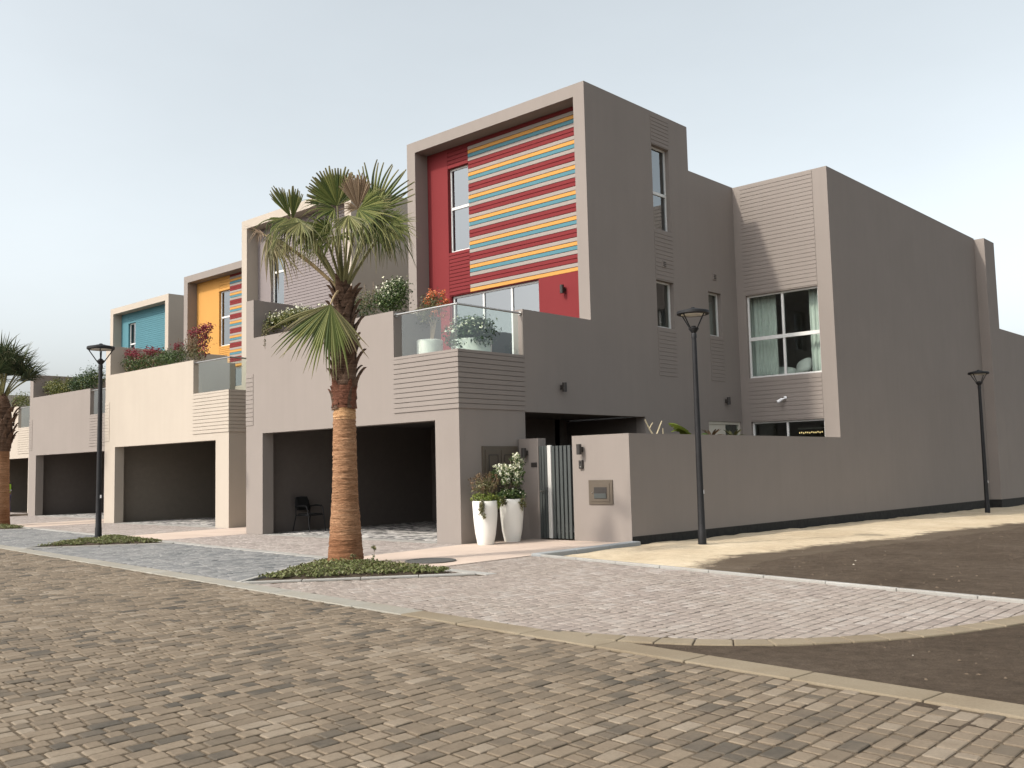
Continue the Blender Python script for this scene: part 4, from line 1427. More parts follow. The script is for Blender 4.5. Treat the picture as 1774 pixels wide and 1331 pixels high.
def fan_leaf(name, parent, origin, hub, axis, normal, R, span, mat, pet_from, droop=0.8, brown=0.0, brown_fn=None, N=38, fuse=0.5, seed=0, pet_mat='petiole', cup=0.12, side=1.0, hang=0.35, pet_bow=0.12, blunt=0.0, kink_at=0.12, sd_dev=0.35):
    r = random.Random(seed)
    a = axis.normalized()
    n = (normal - a * normal.dot(a)).normalized()
    b = n.cross(a)
    V, F, br = [], [], []
    steps = 9
    dth = span / N
    for k in range(N):
        th = -span / 2 + (k + 0.5) * dth
        edge = abs(th) / (span / 2)
        L = R * (1.0 - 0.22 * edge ** 2) * (r.uniform(0.93, 1.05) if blunt else r.uniform(0.74, 1.12))
        d0 = (a * math.cos(th) + b * math.sin(th) + n * cup * r.uniform(0.6, 1.4)).normalized()
        sd = (b * math.cos(th) - a * math.sin(th))
        p = hub.copy()
        base = len(V)
        dr = droop * r.uniform(0.35, 1.55) * (1 + side * edge)
        wob = sd_dev * r.gauss(0, 1)
        bro = brown if brown_fn is None else brown_fn(th)
        bro = min(1, max(0, bro + r.uniform(-.08, .08)))
        kink = r.random() < hang
        d = d0.copy()
        for s in range(steps + 1):
            f = s / steps
            if s:
                g = dr * max(0.0, f - 0.35) ** 1.3 * 1.2
                if kink and f > fuse + kink_at:
                    g += 1.8 * droop
                dd = (d0 + Vector((0, 0, -1)) * g + sd * wob * max(0.0, f - fuse)).normalized()
                p = p + dd * (L / steps)
                d = dd
            if f <= fuse:
                hw = math.tan(dth / 2) * L * f * 1.0 + 0.003
            else:
                q = (f - fuse) / (1 - fuse)
                hw = (math.tan(dth / 2) * L * fuse) * (1 - (1 - blunt) * q ** 1.2) * (0.8 if blunt < .3 else 0.9) + 0.0015
            nn = sd.cross(d).normalized()
            if nn.dot(n) < 0: nn = -nn
            ridge = hw * 0.55
            V += [tuple(p - sd * hw - nn * ridge * .5 - origin), tuple(p + nn * ridge * .5 - origin), tuple(p + sd * hw - nn * ridge * .5 - origin)]
            tipb = max(0.0, f - 0.72) * 1.6
            br += [min(1, bro + tipb)] * 3
        for s in range(steps):
            i = base + s * 3
            F += [(i, i + 1, i + 4, i + 3), (i + 1, i + 2, i + 5, i + 4)]
    me = bpy.data.meshes.new(name)
    me.from_pydata(V, [], F)
    at = me.attributes.new('brown', 'FLOAT', 'POINT')
    at.data.foreach_set('value', br)
    me.update()
    o = new_obj(name, me, mat, parent)
    mid = (pet_from + hub) / 2 + (hub - pet_from).length * pet_bow * (Vector((0, 0, 1)))
    path = []
    for k in range(9):
        t_ = k / 8
        q = pet_from * (1 - t_) ** 2 + mid * 2 * t_ * (1 - t_) + hub * t_ * t_
        path.append(tuple(q - origin))
    MB().tube(path, [0.032 - 0.018 * k / 8 for k in range(9)], 6).build('petiole', M[pet_mat], o, smooth=True)
    return o

def palm_trunk(parent, top, prof, mat, lean=(0, 0)):
    """prof: (z, radius) with fibrous ring relief"""
    zs = [p[0] for p in prof]
    rs = [p[1] for p in prof]
    n = 40
    V, F = [], []
    nz = int((zs[-1] - zs[0]) / 0.018)
    for i in range(nz + 1):
        z = zs[0] + (zs[-1] - zs[0]) * i / nz
        r0 = float(np.interp(z, zs, rs))
        ph = random.random() * 6.28
        am = random.uniform(-0.004, 0.004)
        s = z / top
        for k in range(n):
            t_ = 2 * math.pi * k / n
            rr = r0 + am + 0.005 * math.sin(t_ * 3 + ph) + random.uniform(-0.004, 0.004)
            V.append((rr * math.cos(t_) + lean[0] * s, rr * math.sin(t_) + lean[1] * s, z))
    for i in range(nz):
        for k in range(n):
            k2 = (k + 1) % n
            F.append((i * n + k, i * n + k2, (i + 1) * n + k2, (i + 1) * n + k))
    F.append(tuple(nz * n + k for k in range(n)))
    me = bpy.data.meshes.new('trunk')
    me.from_pydata(V, [], F)
    me.polygons.foreach_set('use_smooth', [True] * len(F))
    return new_obj('trunk', me, mat, parent)

_boot = None
def boot_mesh(mat):
    global _boot
    if _boot: return _boot
    mb = MB()
    V = []
    # wedge-like leaf base: wide at the bottom, split and pointed at the end, curling outwards (local +X outwards, +Z up)
    rows = [(0.0, 0.10, 0.00), (0.10, 0.085, 0.012), (0.20, 0.062, 0.045), (0.29, 0.04, 0.095), (0.35, 0.012, 0.15)]
    for z, w, x in rows:
        V += [(x, -w, z), (x + 0.02, -w * .5, z), (x + 0.028, 0, z + 0.0), (x + 0.02, w * .5, z), (x, w, z), (x - 0.025, 0, z)]
    F = []
    for i in range(len(rows) - 1):
        for k in range(6):
            k2 = (k + 1) % 6
            F.append((i * 6 + k, i * 6 + k2, (i + 1) * 6 + k2, (i + 1) * 6 + k))
    F.append(tuple((len(rows) - 1) * 6 + k for k in range(6)))
    mb.v, mb.f = V, F
    _boot = mb.mesh('leaf_base')
    _boot.materials.append(mat)
    return _boot

def boots(parent, z0, z1, rad, lean, top, count):
    for k in range(count):
        f = k / (count - 1)
        z = z0 + (z1 - z0) * f
        a = k * 2.399 + random.uniform(-.2, .2)
        r = rad(f) - 0.012
        s = z / top
        o = new_obj('leaf_base', boot_mesh(M['boot']), None, parent)
        o.location = (r * math.cos(a) + lean[0] * s, r * math.sin(a) + lean[1] * s, z)
        o.rotation_euler = (random.uniform(-.15, .15), random.uniform(-.12, .18), a)
        k_ = random.uniform(0.75, 1.25)
        o.scale = (k_, k_ * random.uniform(.8, 1.1), k_ * random.uniform(0.75, 1.1))

sheath_mesh = boot_mesh(M['boot']).copy()
sheath_mesh.materials[0] = M['sheath']
# --- big palm
PB = Vector((1.28, -4.02, 0.0))
TOP = 4.80
LEAN = (0.12, -0.09)
palm = empty('fan_palm', PB)
tag(palm, 'tall fan palm with orange fibrous trunk in front of the nearest garage', 'palm tree', 'fan palms')
palm_trunk(palm, TOP, [(-0.1, 0.325), (0.05, 0.31), (0.3, 0.285), (0.7, 0.255), (1.1, 0.225), (1.6, 0.208), (2.3, 0.196), (2.50, 0.19)], M['trunk'], LEAN)
cut = palm_trunk(palm, TOP, [(2.46, 0.193), (2.56, 0.19), (2.66, 0.186), (2.69, 0.18)], M['trunk_pale'], LEAN)
cut.name = 'cut_band'
sheath = palm_trunk(palm, TOP, [(2.66, 0.198), (2.85, 0.212), (3.12, 0.205)], M['sheath'], LEAN)
sheath.name = 'red_sheath'
up_t = palm_trunk(palm, TOP, [(2.98, 0.195), (3.02, 0.212), (3.1, 0.205), (3.5, 0.18), (4.2, 0.15), (4.7, 0.125), (4.95, 0.08)], M['boot'], LEAN)
up_t.name = 'upper_trunk'
boots(palm, 2.92, 4.60, lambda f: 0.205 - 0.07 * f, LEAN, TOP, 70)
for k in range(18):
    a = k * 2.399 + random.uniform(-.15, .15)
    o = new_obj('leaf_base', sheath_mesh if k % 3 else boot_mesh(M['boot']), None, palm)
    z = random.uniform(2.60, 2.84)
    o.location = (0.195 * math.cos(a) + LEAN[0] * z / TOP, 0.195 * math.sin(a) + LEAN[1] * z / TOP, z)
    o.rotation_euler = (random.uniform(-.2, .2), random.uniform(-.30, -.05), a)
    o.scale = (0.7, random.uniform(.9, 1.3), random.uniform(.8, 1.2))
TT = PB + Vector((LEAN[0], LEAN[1], TOP))
def pal(hub, axis, normal, R, span, seed, **kw):
    fan_leaf('frond', palm, PB, TT + vd(*hub), vd(*axis), vd(*normal), R, math.radians(span), kw.pop('mat', M['palm_leaf']), TT + vd(hub[0] * .04, hub[1] * .04, -0.12), seed=seed, **kw)
BL = dict(fuse=0.78, blunt=0.55)
# upright fans
pal((-0.89, 0.10, 1.18), (-0.50, 0.1, 0.9), (0.45, 0.85, 0.3), 0.58, 46, 1, droop=0.1, side=0.2, hang=0.0, N=13, **BL)
pal((-0.86, 0.05, 1.16), (0.05, 0.0, 1.0), (0.5, 0.8, 0.2), 0.55, 40, 2, droop=0.1, side=0.2, hang=0.0, N=11, **BL)
pal((-0.06, 0.20, 1.33), (-0.14, 0.12, 1), (0.05, 1, 0.1), 0.66, 150, 3, droop=0.15, side=0.5, hang=0.03, N=32, **BL)
pal((0.48, -0.35, 1.36), (0.30, -0.1, 1), (0.0, 1, 0.2), 0.95, 128, 4, droop=0.06, side=0.2, hang=0.02, fuse=0.5, blunt=0.40, N=21)
pal((0.34, 0.45, 1.20), (-0.05, 0.25, 1.0), (0.0, 1, -0.2), 0.60, 70, 5, droop=0.1, side=0.3, hang=0.05, brown=1.0, fuse=0.8, blunt=0.5, N=17)
pal((0.34, 0.45, 1.20), (-0.9, 0.3, 0.05), (0.1, 0.9, 0.3), 0.36, 70, 6, droop=0.8, side=0.3, hang=0.3, brown=0.95, fuse=0.5, N=12)
# fans spread to the right
pal((0.36, 0.52, 1.18), (0.95, 0.25, 0.18), (-0.1, 0.95, 0.2), 0.62, 80, 7, droop=0.35, side=0.3, hang=0.05, fuse=0.6, blunt=0.3, N=18)
pal((0.36, 0.55, 1.16), (0.62, 0.35, -0.55), (-0.1, 0.9, 0.3), 1.12, 110, 8, droop=1.1, side=0.3, hang=0.3, fuse=0.36, N=26, brown=0.04)
pal((0.80, -0.20, 1.08), (0.85, 0.0, 0.10), (-0.2, 0.9, 0.4), 0.52, 150, 9, droop=0.5, side=0.5, hang=0.15, N=26)
pal((0.52, 0.30, 0.92), (0.40, 0.3, -0.7), (-0.1, 0.8, 0.5), 0.92, 120, 10, droop=1.6, side=0.4, hang=0.5, brown=0.18, fuse=0.36, N=22)
# left side: hanging skirts
pal((-0.74, 0.35, 1.10), (-0.05, 0.35, -0.6), (0.0, 0.8, 0.5), 1.12, 120, 11, droop=2.0, side=0.3, hang=0.6, brown=0.16, fuse=0.36, N=26)
pal((-0.95, 0.20, 1.14), (-0.35, 0.3, -0.5), (0.1, 0.8, 0.5), 0.80, 110, 12, droop=1.8, side=0.3, hang=0.6, brown=0.05, fuse=0.36, N=14)
pal((-0.30, 0.40, 0.95), (-0.45, 0.35, -0.6), (0.1, 0.8, 0.4), 0.85, 130, 13, droop=1.3, side=0.4, hang=0.4, brown=0.10, fuse=0.4, N=24)
pal((-0.10, 0.45, 0.80), (-0.9, 0.3, 0.28), (0.1, 0.85, 0.3), 0.52, 125, 14, droop=0.3, side=0.5, hang=0.05, fuse=0.6, N=24)
pal((-0.08, 0.35, 1.24), (-0.55, 0.4, -0.25), (0.1, 0.9, 0.4), 0.78, 130, 15, droop=1.6, side=0.3, hang=0.4, fuse=0.38, N=20)
# the withered leaf far left
pal((-1.36, 0.15, 0.88), (-0.6, 0.3, 0.12), (0.25, 0.45, 0.85), 0.36, 210, 16, droop=0.9, brown=1.0, side=0.4, hang=0.3, N=20, fuse=0.3, pet_mat='petiole_dry')
pal((-1.26, 0.18, 0.86), (0.42, 0.25, -0.75), (0.1, 0.85, 0.4), 1.10, 70, 17, droop=1.3, brown=0.45, side=0.3, hang=0.5, N=20, fuse=0.5, pet_mat='petiole_dry')
pal((-0.62, 0.50, 0.98), (-0.12, 0.45, -0.55), (0.0, 0.8, 0.5), 1.08, 130, 21, droop=2.0, side=0.3, hang=0.6, brown=0.22, fuse=0.34, N=26)
pal((0.20, 0.60, 1.05), (0.05, 0.4, -0.6), (0.0, 0.85, 0.4), 1.02, 120, 23, droop=1.7, side=0.3, hang=0.5, brown=0.20, fuse=0.36, N=24)
pal((0.62, 0.40, 1.10), (0.55, 0.3, -0.45), (-0.1, 0.85, 0.4), 1.02, 120, 24, droop=1.9, side=0.3, hang=0.45, brown=0.06, fuse=0.36, N=28)
pal((0.78, 0.05, 1.00), (0.42, 0.1, -0.6), (-0.1, 0.85, 0.4), 0.92, 110, 25, droop=1.9, side=0.3, hang=0.5, brown=0.10, fuse=0.36, N=24)
# behind
pal((-0.25, -0.55, 0.98), (-0.3, -0.4, -0.15), (0.1, 0.5, 0.8), 0.90, 190, 18, droop=1.6, side=0.5, hang=0.4, N=26)
pal((0.35, -0.65, 1.0), (0.3, -0.5, -0.1), (0.0, 0.5, 0.8), 0.90, 190, 19, droop=1.6, side=0.5, hang=0.4, N=26)
# the low leaf hanging in front of the trunk
pal((-0.15, 0.40, -0.42), (-0.28, 0.12, -1.0), (0.0, 1, 0.15), 1.36, 118, 20, droop=0.35, side=0.3, hang=0.05, brown_fn=lambda th: 0.30 if abs(th) > 0.75 else 0.0, pet_mat='petiole_dry', pet_bow=0.35, cup=0.08, fuse=0.6, N=34)

# --- small palm at the left edge
PB2 = Vector((-21.3, -1.46, 0.0))
TOP2 = 4.50
palm2 = empty('fan_palm', PB2)
tag(palm2, 'smaller dark fan palm at the left edge with a spiky round crown', 'palm tree', 'fan palms')
palm_trunk(palm2, TOP2, [(-0.1, 0.36), (0.3, 0.33), (1.2, 0.30), (2.4, 0.28), (2.6, 0.28)], M['trunk'])
u2 = palm_trunk(palm2, TOP2, [(2.58, 0.30), (2.9, 0.34), (3.5, 0.36), (4.2, 0.28), (4.6, 0.14)], M['boot'])
u2.name = 'upper_trunk'
boots(palm2, 2.6, 4.2, lambda f: 0.30 + 0.10 * math.sin(f * 2.6), (0, 0), TOP2, 60)
TT2 = PB2 + Vector((0, 0, TOP2))
rp = random.Random(5)
for k in range(26):
    az = k * 2.399
    el = math.radians(18 + 66 * ((k % 10) / 9))
    dv = RH * math.cos(az) * math.cos(el) + TC * math.sin(az) * math.cos(el) + UPV * math.sin(el)
    hub = TT2 + dv * rp.uniform(0.75, 1.05) + UPV * 0.3
    nrm = UPV * math.cos(el) - (RH * math.cos(az) + TC * math.sin(az)) * math.sin(el)
    fan_leaf('frond', palm2, PB2, hub, (dv + UPV * 0.35).normalized(), nrm, rp.uniform(0.85, 1.1), math.radians(200), M['palm_leaf_dark'], TT2 + Vector((0, 0, -0.15)), seed=100 + k, droop=0.5, side=0.9, hang=0.15, N=30, cup=0.15)

# ------------------------------------------------------------------ ground cover in the beds
def bed_cover(b, label, n, seed, mat='leaf_olive', soil_label=None):
    tip, bl, br = bed_pts(b)
    cx, cy = (tip[0] + bl[0] + br[0]) / 3, (tip[1] + bl[1] + br[1]) / 3
    T = [(tip[0], tip[1] + .16), (br[0] - .22, br[1] - .03), (bl[0] + .22, bl[1] - .03)]
    # mounded soil
    mb = MB()
    N = 10
    idx = {}
    for i in range(N + 1):
        for j in range(N + 1 - i):
            u, w = i / N, j / N
            q = 1 - u - w
            x = T[0][0] * u + T[1][0] * w + T[2][0] * q
            y = T[0][1] * u + T[1][1] * w + T[2][1] * q
            idx[(i, j)] = len(mb.v)
            mb.v.append((x, y, 0.0 + 0.07 * max(0.0, 27 * u * w * q) ** 0.6))
    for i in range(N):
        for j in range(N - i):
            mb.f.append((idx[(i, j)], idx[(i + 1, j)], idx[(i, j + 1)]))
            if j < N - i - 1:
                mb.f.append((idx[(i + 1, j)], idx[(i + 1, j + 1)], idx[(i, j + 1)]))
    tag(mb.build('bed_soil', M['soil'], smooth=True), kind='structure')
    r = np.random.default_rng(seed)
    uvw = r.dirichlet((1.15, 1.15, 1.15), n // 26)
    blobs = []
    for q in uvw:
        if min(q) < 0.03: continue
        x = sum(T[k][0] * q[k] for k in range(3)); y = sum(T[k][1] * q[k] for k in range(3))
        e = min(1.0, min(q) * 7)
        h = 0.025 + 0.050 * e * r.random()
        blobs.append((x, y, 0.04 + h * 0.6, 0.14, 0.14, h, 1.0))
    V, F = leaf_cloud(blobs, n, 0.05, 0.55, 0.6, seed)
    o = np_mesh('ground_cover', V, F, M[mat])
    tag(o, label, 'ground cover', kind='stuff')
    return o
bed_cover(BEDS[0], 'low green ground cover round the foot of the big palm', 9000, 1, 'leaf_bed')
bed_cover(BEDS[1], 'low green ground cover round the street lamp by the cream house', 7000, 2, 'leaf_bed')
bed_cover(BEDS[2], 'low green ground cover round the foot of the small palm', 5000, 3, 'leaf_bed')
# taller sprigs in the near bed
for k, (x, y, h) in enumerate(((2.02, -4.02, 0.30), (1.72, -4.2, 0.16))):
    plant(('tallest wiry sprig just right of the big palm trunk', 'short sprig close beside the big palm trunk')[k], 'weed', (x, y, 0.05),
          [([(0.01, 0, h * .85, .05, .05, h * .16)], 26, 0.05, 'leaf_olive', {}), ([(0, 0, h * .4, .03, .03, h * .35)], 14, 0.045, 'leaf_green', {})],
          [([(0, 0, 0), (0.01, 0.01, h * .5), (0.0, 0.0, h * .95)], 0.005, 0.003)], name='sprig')

# ------------------------------------------------------------------ tall white pots by the gate
def tall_pot(loc, label, h=0.90, r=0.265):
    o = empty('tall_planter', loc)
    tag(o, label, 'planter', 'tall white planters by the gate')
    k = r / 0.265
    MB().lathe([(0.0, 0.0), (0.165 * k, 0.0), (0.175 * k, 0.02), (0.215 * k, 0.25 * h), (0.245 * k, 0.55 * h), (0.262 * k, 0.85 * h), (0.265 * k, h - .01), (0.258 * k, h), (0.235 * k, h), (0.232 * k, h - .06)], 40, cap=False).build('pot', M['pot_white'], o, smooth=True)
    MB().lathe([(0.0, h - .06), (0.234 * k, h - .06)], 24, cap=False).build('soil', M['soil'], o)
    return o
p1, p2 = (0.52, 0.20, 0.004), (0.50, 1.04, 0.004)
tall_pot(p1, 'left tall white tapered planter at the house corner')
tall_pot(p2, 'right tall white tapered planter beside the entrance gate', 0.91)
r = random.Random(3)
st = []
for k in range(26):
    a = r.random() * 6.28; q = r.uniform(.08, .34); h = r.uniform(.28, .60)
    st.append(([(0.05 * math.cos(a), 0.05 * math.sin(a), 0), (q * .55 * math.cos(a), q * .55 * math.sin(a), h * .55), (q * math.cos(a), q * math.sin(a), h)], 0.006, 0.003))
plant('wispy rust-tipped shrub with lime trailing growth in the left planter', 'plant', (p1[0], p1[1], 0.86),
      [([(0, 0, .12, .27, .27, .11)], 900, 0.07, 'leaf_lime', {'aspect': 0.22}), ([(0.04, -0.02, .36, .26, .26, .17)], 620, 0.055, 'leaf_olive', {}), ([(s[0][2][0], s[0][2][1], s[0][2][2], .05, .05, .06, 1) for s in st], 620, 0.042, 'leaf_rust', {}),
       ([(0.16, -0.26, -.08, .07, .06, .18), (0.20, -.24, -.26, .04, .04, .07)], 300, 0.06, 'leaf_olive', {'aspect': 0.3, 'droop': 1.0}), ([(0.24, 0.16, 0.0, .08, .08, .12)], 160, 0.06, 'leaf_lime', {'aspect': 0.3})], st, name='potted_shrub')
st = []
for k, (dx, dy, h) in enumerate(((0, 0, .85), (-.1, -.1, .55), (.02, .05, .7), (.12, .06, .6), (-.14, -.14, .6))):
    st.append(([(dx * .2, dy * .2, 0), (dx * .6, dy * .6, h * .5), (dx, dy, h)], 0.010, 0.005))
wb = [tuple(RH * x + TC * y) [:2] + (z, .10, .10, .09, 1.0) for x, y, z in ((.12, .05, .92), (.20, .0, .84), (.14, .1, .72), (0.0, .1, .68), (-.12, .1, .70), (-.24, .1, .72), (-.06, .16, .58), (.14, .12, .56), (.18, .05, .64), (-.2, .12, .60), (.12, .12, .45), (-.10, .16, .45))]
plant('shrub covered in cream-white blossom in the right planter', 'plant', (p2[0], p2[1], 0.87),
      [([(0, 0, .13, .30, .30, .14)], 900, 0.075, 'leaf_green', {}), ([(b[0], b[1], b[2] - .04, .15, .15, .12, 1.0) for b in wb] + [tuple(RH * -0.33 + TC * .05)[:2] + (.55, .16, .14, .12, 2.0)], 1300, 0.062, 'leaf_green', {}),
       ([(0.28, 0.02, -.04, .09, .09, .14), (0.02, -.28, 0.0, .1, .08, .10)], 260, 0.06, 'leaf_olive', {'droop': 0.8})], st,
      [(wb, 1150, 0.055, 'flower_white', {'aspect': 0.9}), ([(0, 0, .18, .27, .27, .12)], 60, 0.045, 'flower_white', {'aspect': 0.9})], name='potted_shrub')

# ------------------------------------------------------------------ terrace pots and plants
def round_pot(loc, label, r, h, name='terrace_planter'):
    o = empty(name, loc)
    tag(o, label, 'planter')
    MB().lathe([(0.0, 0.0), (r * .9, 0.0), (r * .94, 0.02), (r, h - .01), (r - .01, h), (r - .05, h), (r - .055, h - .05)], 40, cap=False).build('pot', M['pot_white'], o, smooth=True)
    MB().lathe([(0.0, h - .05), (r - .054, h - .05)], 24, cap=False).build('soil', M['soil'], o)
    return o
round_pot((-1.84, 0.90, TER), 'white drum planter behind the left balcony glass', 0.31, 1.13)
r = random.Random(8)
st = [([(0.02 * k, 0.0, 0), (0.05 * k, .02, .4), (0.14 * (k - 1.5), 0.05 * (k - 1), .85 + .1 * k)], 0.016, 0.006) for k in range(4)]
ob = [tuple(RH * x + TC * y)[:2] + (z, .13, .13, .12, 1.0) for x, y, z in ((.05, .1, 1.12), (.28, 0, 1.14), (-.05, .1, .95), (.2, .1, .85), (.3, .05, .62), (.1, .1, .72), (.35, 0, .95))]
plant('coral-orange flowering shrub in the drum planter behind the balcony glass', 'plant', (-1.80, 0.90, TER + 1.08),
      [([(-.25, .05, .65, .36, .30, .28), (.1, 0, .9, .36, .3, .30)], 1300, 0.06, 'leaf_olive', {})], st, [(ob, 430, 0.055, 'flower_orange', {'aspect': .8})], name='potted_shrub')
round_pot((-0.62, 1.05, TER), 'white bowl planter behind the right balcony glass', 0.46, 1.02)
plant('leafy plant dotted with white flowers in the bowl planter on the balcony', 'plant', (-0.62, 1.05, TER + 0.98),
      [([(0, 0, .20, .58, .56, .30), (.1, .1, .42, .35, .35, .18), (-.1, -.40, -.05, .30, .2, .16), (.45, -.1, -.02, .16, .3, .16)], 2600, 0.085, 'leaf_dark', {'droop': 0.3}), ([(0, 0, .35, .55, .52, .25)], 500, 0.075, 'leaf_green', {})],
      [([(0, 0, 0), (.1, .1, .3), (.2, .1, .55)], .01, .004)], [([(0, -.1, .30, .56, .50, .26)], 150, 0.075, 'flower_white', {'aspect': .9})], name='potted_shrub')

def hedge(house, x0, x1, y, z, label, specs, flowers=(), stems=(), name='terrace_hedge', cat='hedge'):
    hx, hy = HOUSE[house]
    o = empty(name, (hx + (x0 + x1) / 2, hy + y, z))
    tag(o, label, cat)
    if stems: stems_part(o, stems, M['stem'])
    for i, (bl, n, s, m, kw) in enumerate(specs):
        foliage('foliage', o, bl, n, s, M[m], seed=len(label) * 13 + i, **kw)
    for i, (bl, n, s, m, kw) in enumerate(flowers):
        foliage('blossom', o, bl, n, s, M[m], seed=len(label) * 7 + i + 77, **kw)
    return o
def row(w, n, rx, rz, z, seed, ry=0.26, jy=0.08):
    r = random.Random(seed)
    return [(-w / 2 + w * (k + .5) / n + r.uniform(-.1, .1), r.uniform(-jy, jy), z + r.uniform(-.10, .14), rx * r.uniform(.8, 1.2), ry, rz * r.uniform(.75, 1.25), 1.0) for k in range(n)]
ZP = zpw + 0.05
hedge(0, -7.7, -4.7, 0.46, ZP + .06, 'white-flowered hedge spilling over the parapet left of the big palm', [(row(3.0, 9, .30, .26, .26, 1), 3600, .07, 'leaf_yellow', {}), ([(-1.1, -.42, .02, .14, .08, .22), (-1.05, -.45, -.32, .05, .04, .16)], 260, .06, 'leaf_olive', {'droop': 1.0})], [(row(3.0, 9, .28, .2, .38, 1), 420, .055, 'flower_white', {'aspect': .9})], stems=[([(-1.08, -.36, .16), (-1.07, -.47, .0), (-1.05, -.475, -.25), (-1.04, -.47, -.46)], .006, .004)])
hedge(0, -4.4, -3.3, 0.66, ZP, 'thin brownish shrub on the parapet just right of the palm trunk', [(row(1.0, 4, .28, .36, .45, 4), 700, .06, 'leaf_olive', {}), (row(1.0, 4, .25, .3, .3, 5), 400, .065, 'leaf_dark', {})], stems=[([(x, 0, 0), (x + .05, 0, .5), (x + .12 * (1 if k % 2 else -1), 0.02, .95)], .008, .003) for k, x in enumerate((-.4, -.2, 0, .15, .35))], name='terrace_shrub', cat='shrub')
hedge(0, -3.3, -2.3, 0.66, ZP, 'dense round bush with white flowers beside the balcony glass', [([(0, 0, .45, .42, .36, .42), (.15, 0, .65, .33, .3, .25), (-.3, 0, .4, .3, .3, .35)], 2200, .075, 'leaf_green', {})], [([(0, 0, .62, .42, .36, .32)], 240, .055, 'flower_white', {'aspect': .9})], name='terrace_shrub', cat='shrub')
hedge(1, -7.6, -4.8, 0.50, ZP, 'crimson bougainvillea at the left of the cream house parapet', [(row(2.8, 8, .34, .32, .26, 11), 2400, .075, 'leaf_green', {}), (row(2.8, 6, .3, .3, .15, 12), 700, .07, 'leaf_rust', {})], [([(-1.15, 0, .72, .4, .25, .2), (-.75, 0, .66, .3, .25, .16), (.15, 0, .66, .4, .25, .18), (.7, 0, .62, .4, .25, .18), (-.2, 0, .5, .8, .2, .14)], 850, .06, 'flower_red', {'aspect': .8})])
hedge(1, -4.8, -3.7, 0.50, ZP, 'low green shrub in the middle of the cream house parapet', [(row(1.2, 5, .32, .28, .25, 13), 1500, .07, 'leaf_green', {})], [([(.3, 0, .62, .22, .2, .2)], 160, .055, 'flower_red', {'aspect': .8})], stems=[([(.3, 0, 0), (.32, 0, .5), (.3, 0, .9)], .012, .008), ([(.42, 0, 0), (.42, 0, .85)], .01, .008)], name='terrace_shrub', cat='shrub')
hedge(1, -3.7, -2.3, 0.66, ZP, 'tall crimson bougainvillea beside the cream house balcony glass', [([(0.1, 0, .75, .55, .35, .42), (-.3, 0, .45, .4, .3, .35)], 900, .07, 'leaf_rust', {}), ([(0, 0, .3, .5, .3, .3)], 500, .07, 'leaf_olive', {})], [([(.3, 0, 1.05, .45, .3, .22), (.55, -.1, .6, .22, .2, .5), (-.1, 0, 1.0, .4, .3, .2), (.6, 0, 1.1, .35, .2, .18)], 620, .06, 'flower_red', {'aspect': .8})], stems=[([(x, 0, 0), (x * 1.2, 0, .5), (x * 1.6 + .1, 0, 1.05)], .012, .005) for x in (-.4, -.2, -.05, .1, .25, .4)])
hedge(2, -7.6, -4.9, 0.50, ZP, 'yellow-green hedge at the left of the far taupe parapet', [(row(2.6, 6, .42, .40, .34, 21), 2600, .085, 'leaf_yellow', {})])
hedge(2, -4.9, -2.3, 0.50, ZP, 'dark green hedge right of the yellow-green one on the far taupe parapet', [(row(2.4, 6, .42, .45, .42, 22), 2600, .085, 'leaf_dark', {}), (row(2.4, 5, .4, .3, .4, 23), 600, .08, 'leaf_yellow', {})])
hedge(3, -4.6, -2.3, 0.62, ZP, 'sparse pale shrub on the farthest cream parapet behind the small palm', [(row(2.0, 5, .4, .40, .3, 24), 1100, .085, 'leaf_yellow', {})])

# ------------------------------------------------------------------ courtyard plants behind the garden wall
tw = empty('frangipani', (1.0, 5.80, -0.12))
tag(tw, 'bare pale forked twigs rising over the garden wall', 'shrub')
stems_part(tw, [([(0, 0, 0), (0, 0, 1.9), (0.0, 0.05, 2.45)], .04, .028), ([(0, .05, 2.35), (-.10, -.06, 2.6), (-.16, -.14, 2.82)], .024, .016), ([(0, .05, 2.35), (.05, .16, 2.6), (.08, .25, 2.78)], .024, .016), ([(-.1, -.06, 2.58), (-.04, 0.02, 2.74)], .018, .012), ([(0.0, 0.3, 0), (.0, .4, 2.2), (.03, .36, 2.6)], .025, .014)], M['twig'], 'branch')

bn = empty('banana_plant', (1.0, 7.55, 0.0))
tag(bn, 'yellow-green arching leaf plant peeping over the garden wall', 'plant')
stems_part(bn, [([(0, 0, 0), (0, 0, 1.6), (0, .1, 2.2)], .05, .03)], M['stem'], 'stem')
def big_leaf(parent, base, tipv, width, mat, arch=0.3):
    V, F = [], []
    n = 22
    b, tp = Vector(base), Vector(tipv)
    side = (tp - b).cross(UPV).normalized()
    for k in range(n + 1):
        f = k / n
        p = b.lerp(tp, f) + UPV * arch * math.sin(f * math.pi)
        w = width * (math.sin(math.pi * min(1, 0.08 + f * .92)) ** 0.6) * (0.78 + 0.22 * math.sin(f * 47))
        V += [tuple(p - side * w - UPV * w * .5), tuple(p), tuple(p + side * w - UPV * w * .5)]
    for k in range(n):
        i = k * 3
        F += [(i, i + 1, i + 4, i + 3), (i + 1, i + 2, i + 5, i + 4)]
    me = bpy.data.meshes.new('leaf')
    me.from_pydata(V, [], F)
    return new_obj('leaf', me, M[mat], parent)
big_leaf(bn, (0, .05, 2.15), (0.05, -1.15, 2.62), .20, 'leaf_lime', .16)
big_leaf(bn, (0, .05, 2.1), (-0.1, -0.85, 2.40), .13, 'leaf_lime', .22)
big_leaf(bn, (0, .1, 2.1), (0.2, 0.7, 2.25), .13, 'leaf_green', .2)
big_leaf(bn, (0, .1, 2.0), (0.5, .3, 2.2), .13, 'leaf_green', .2)
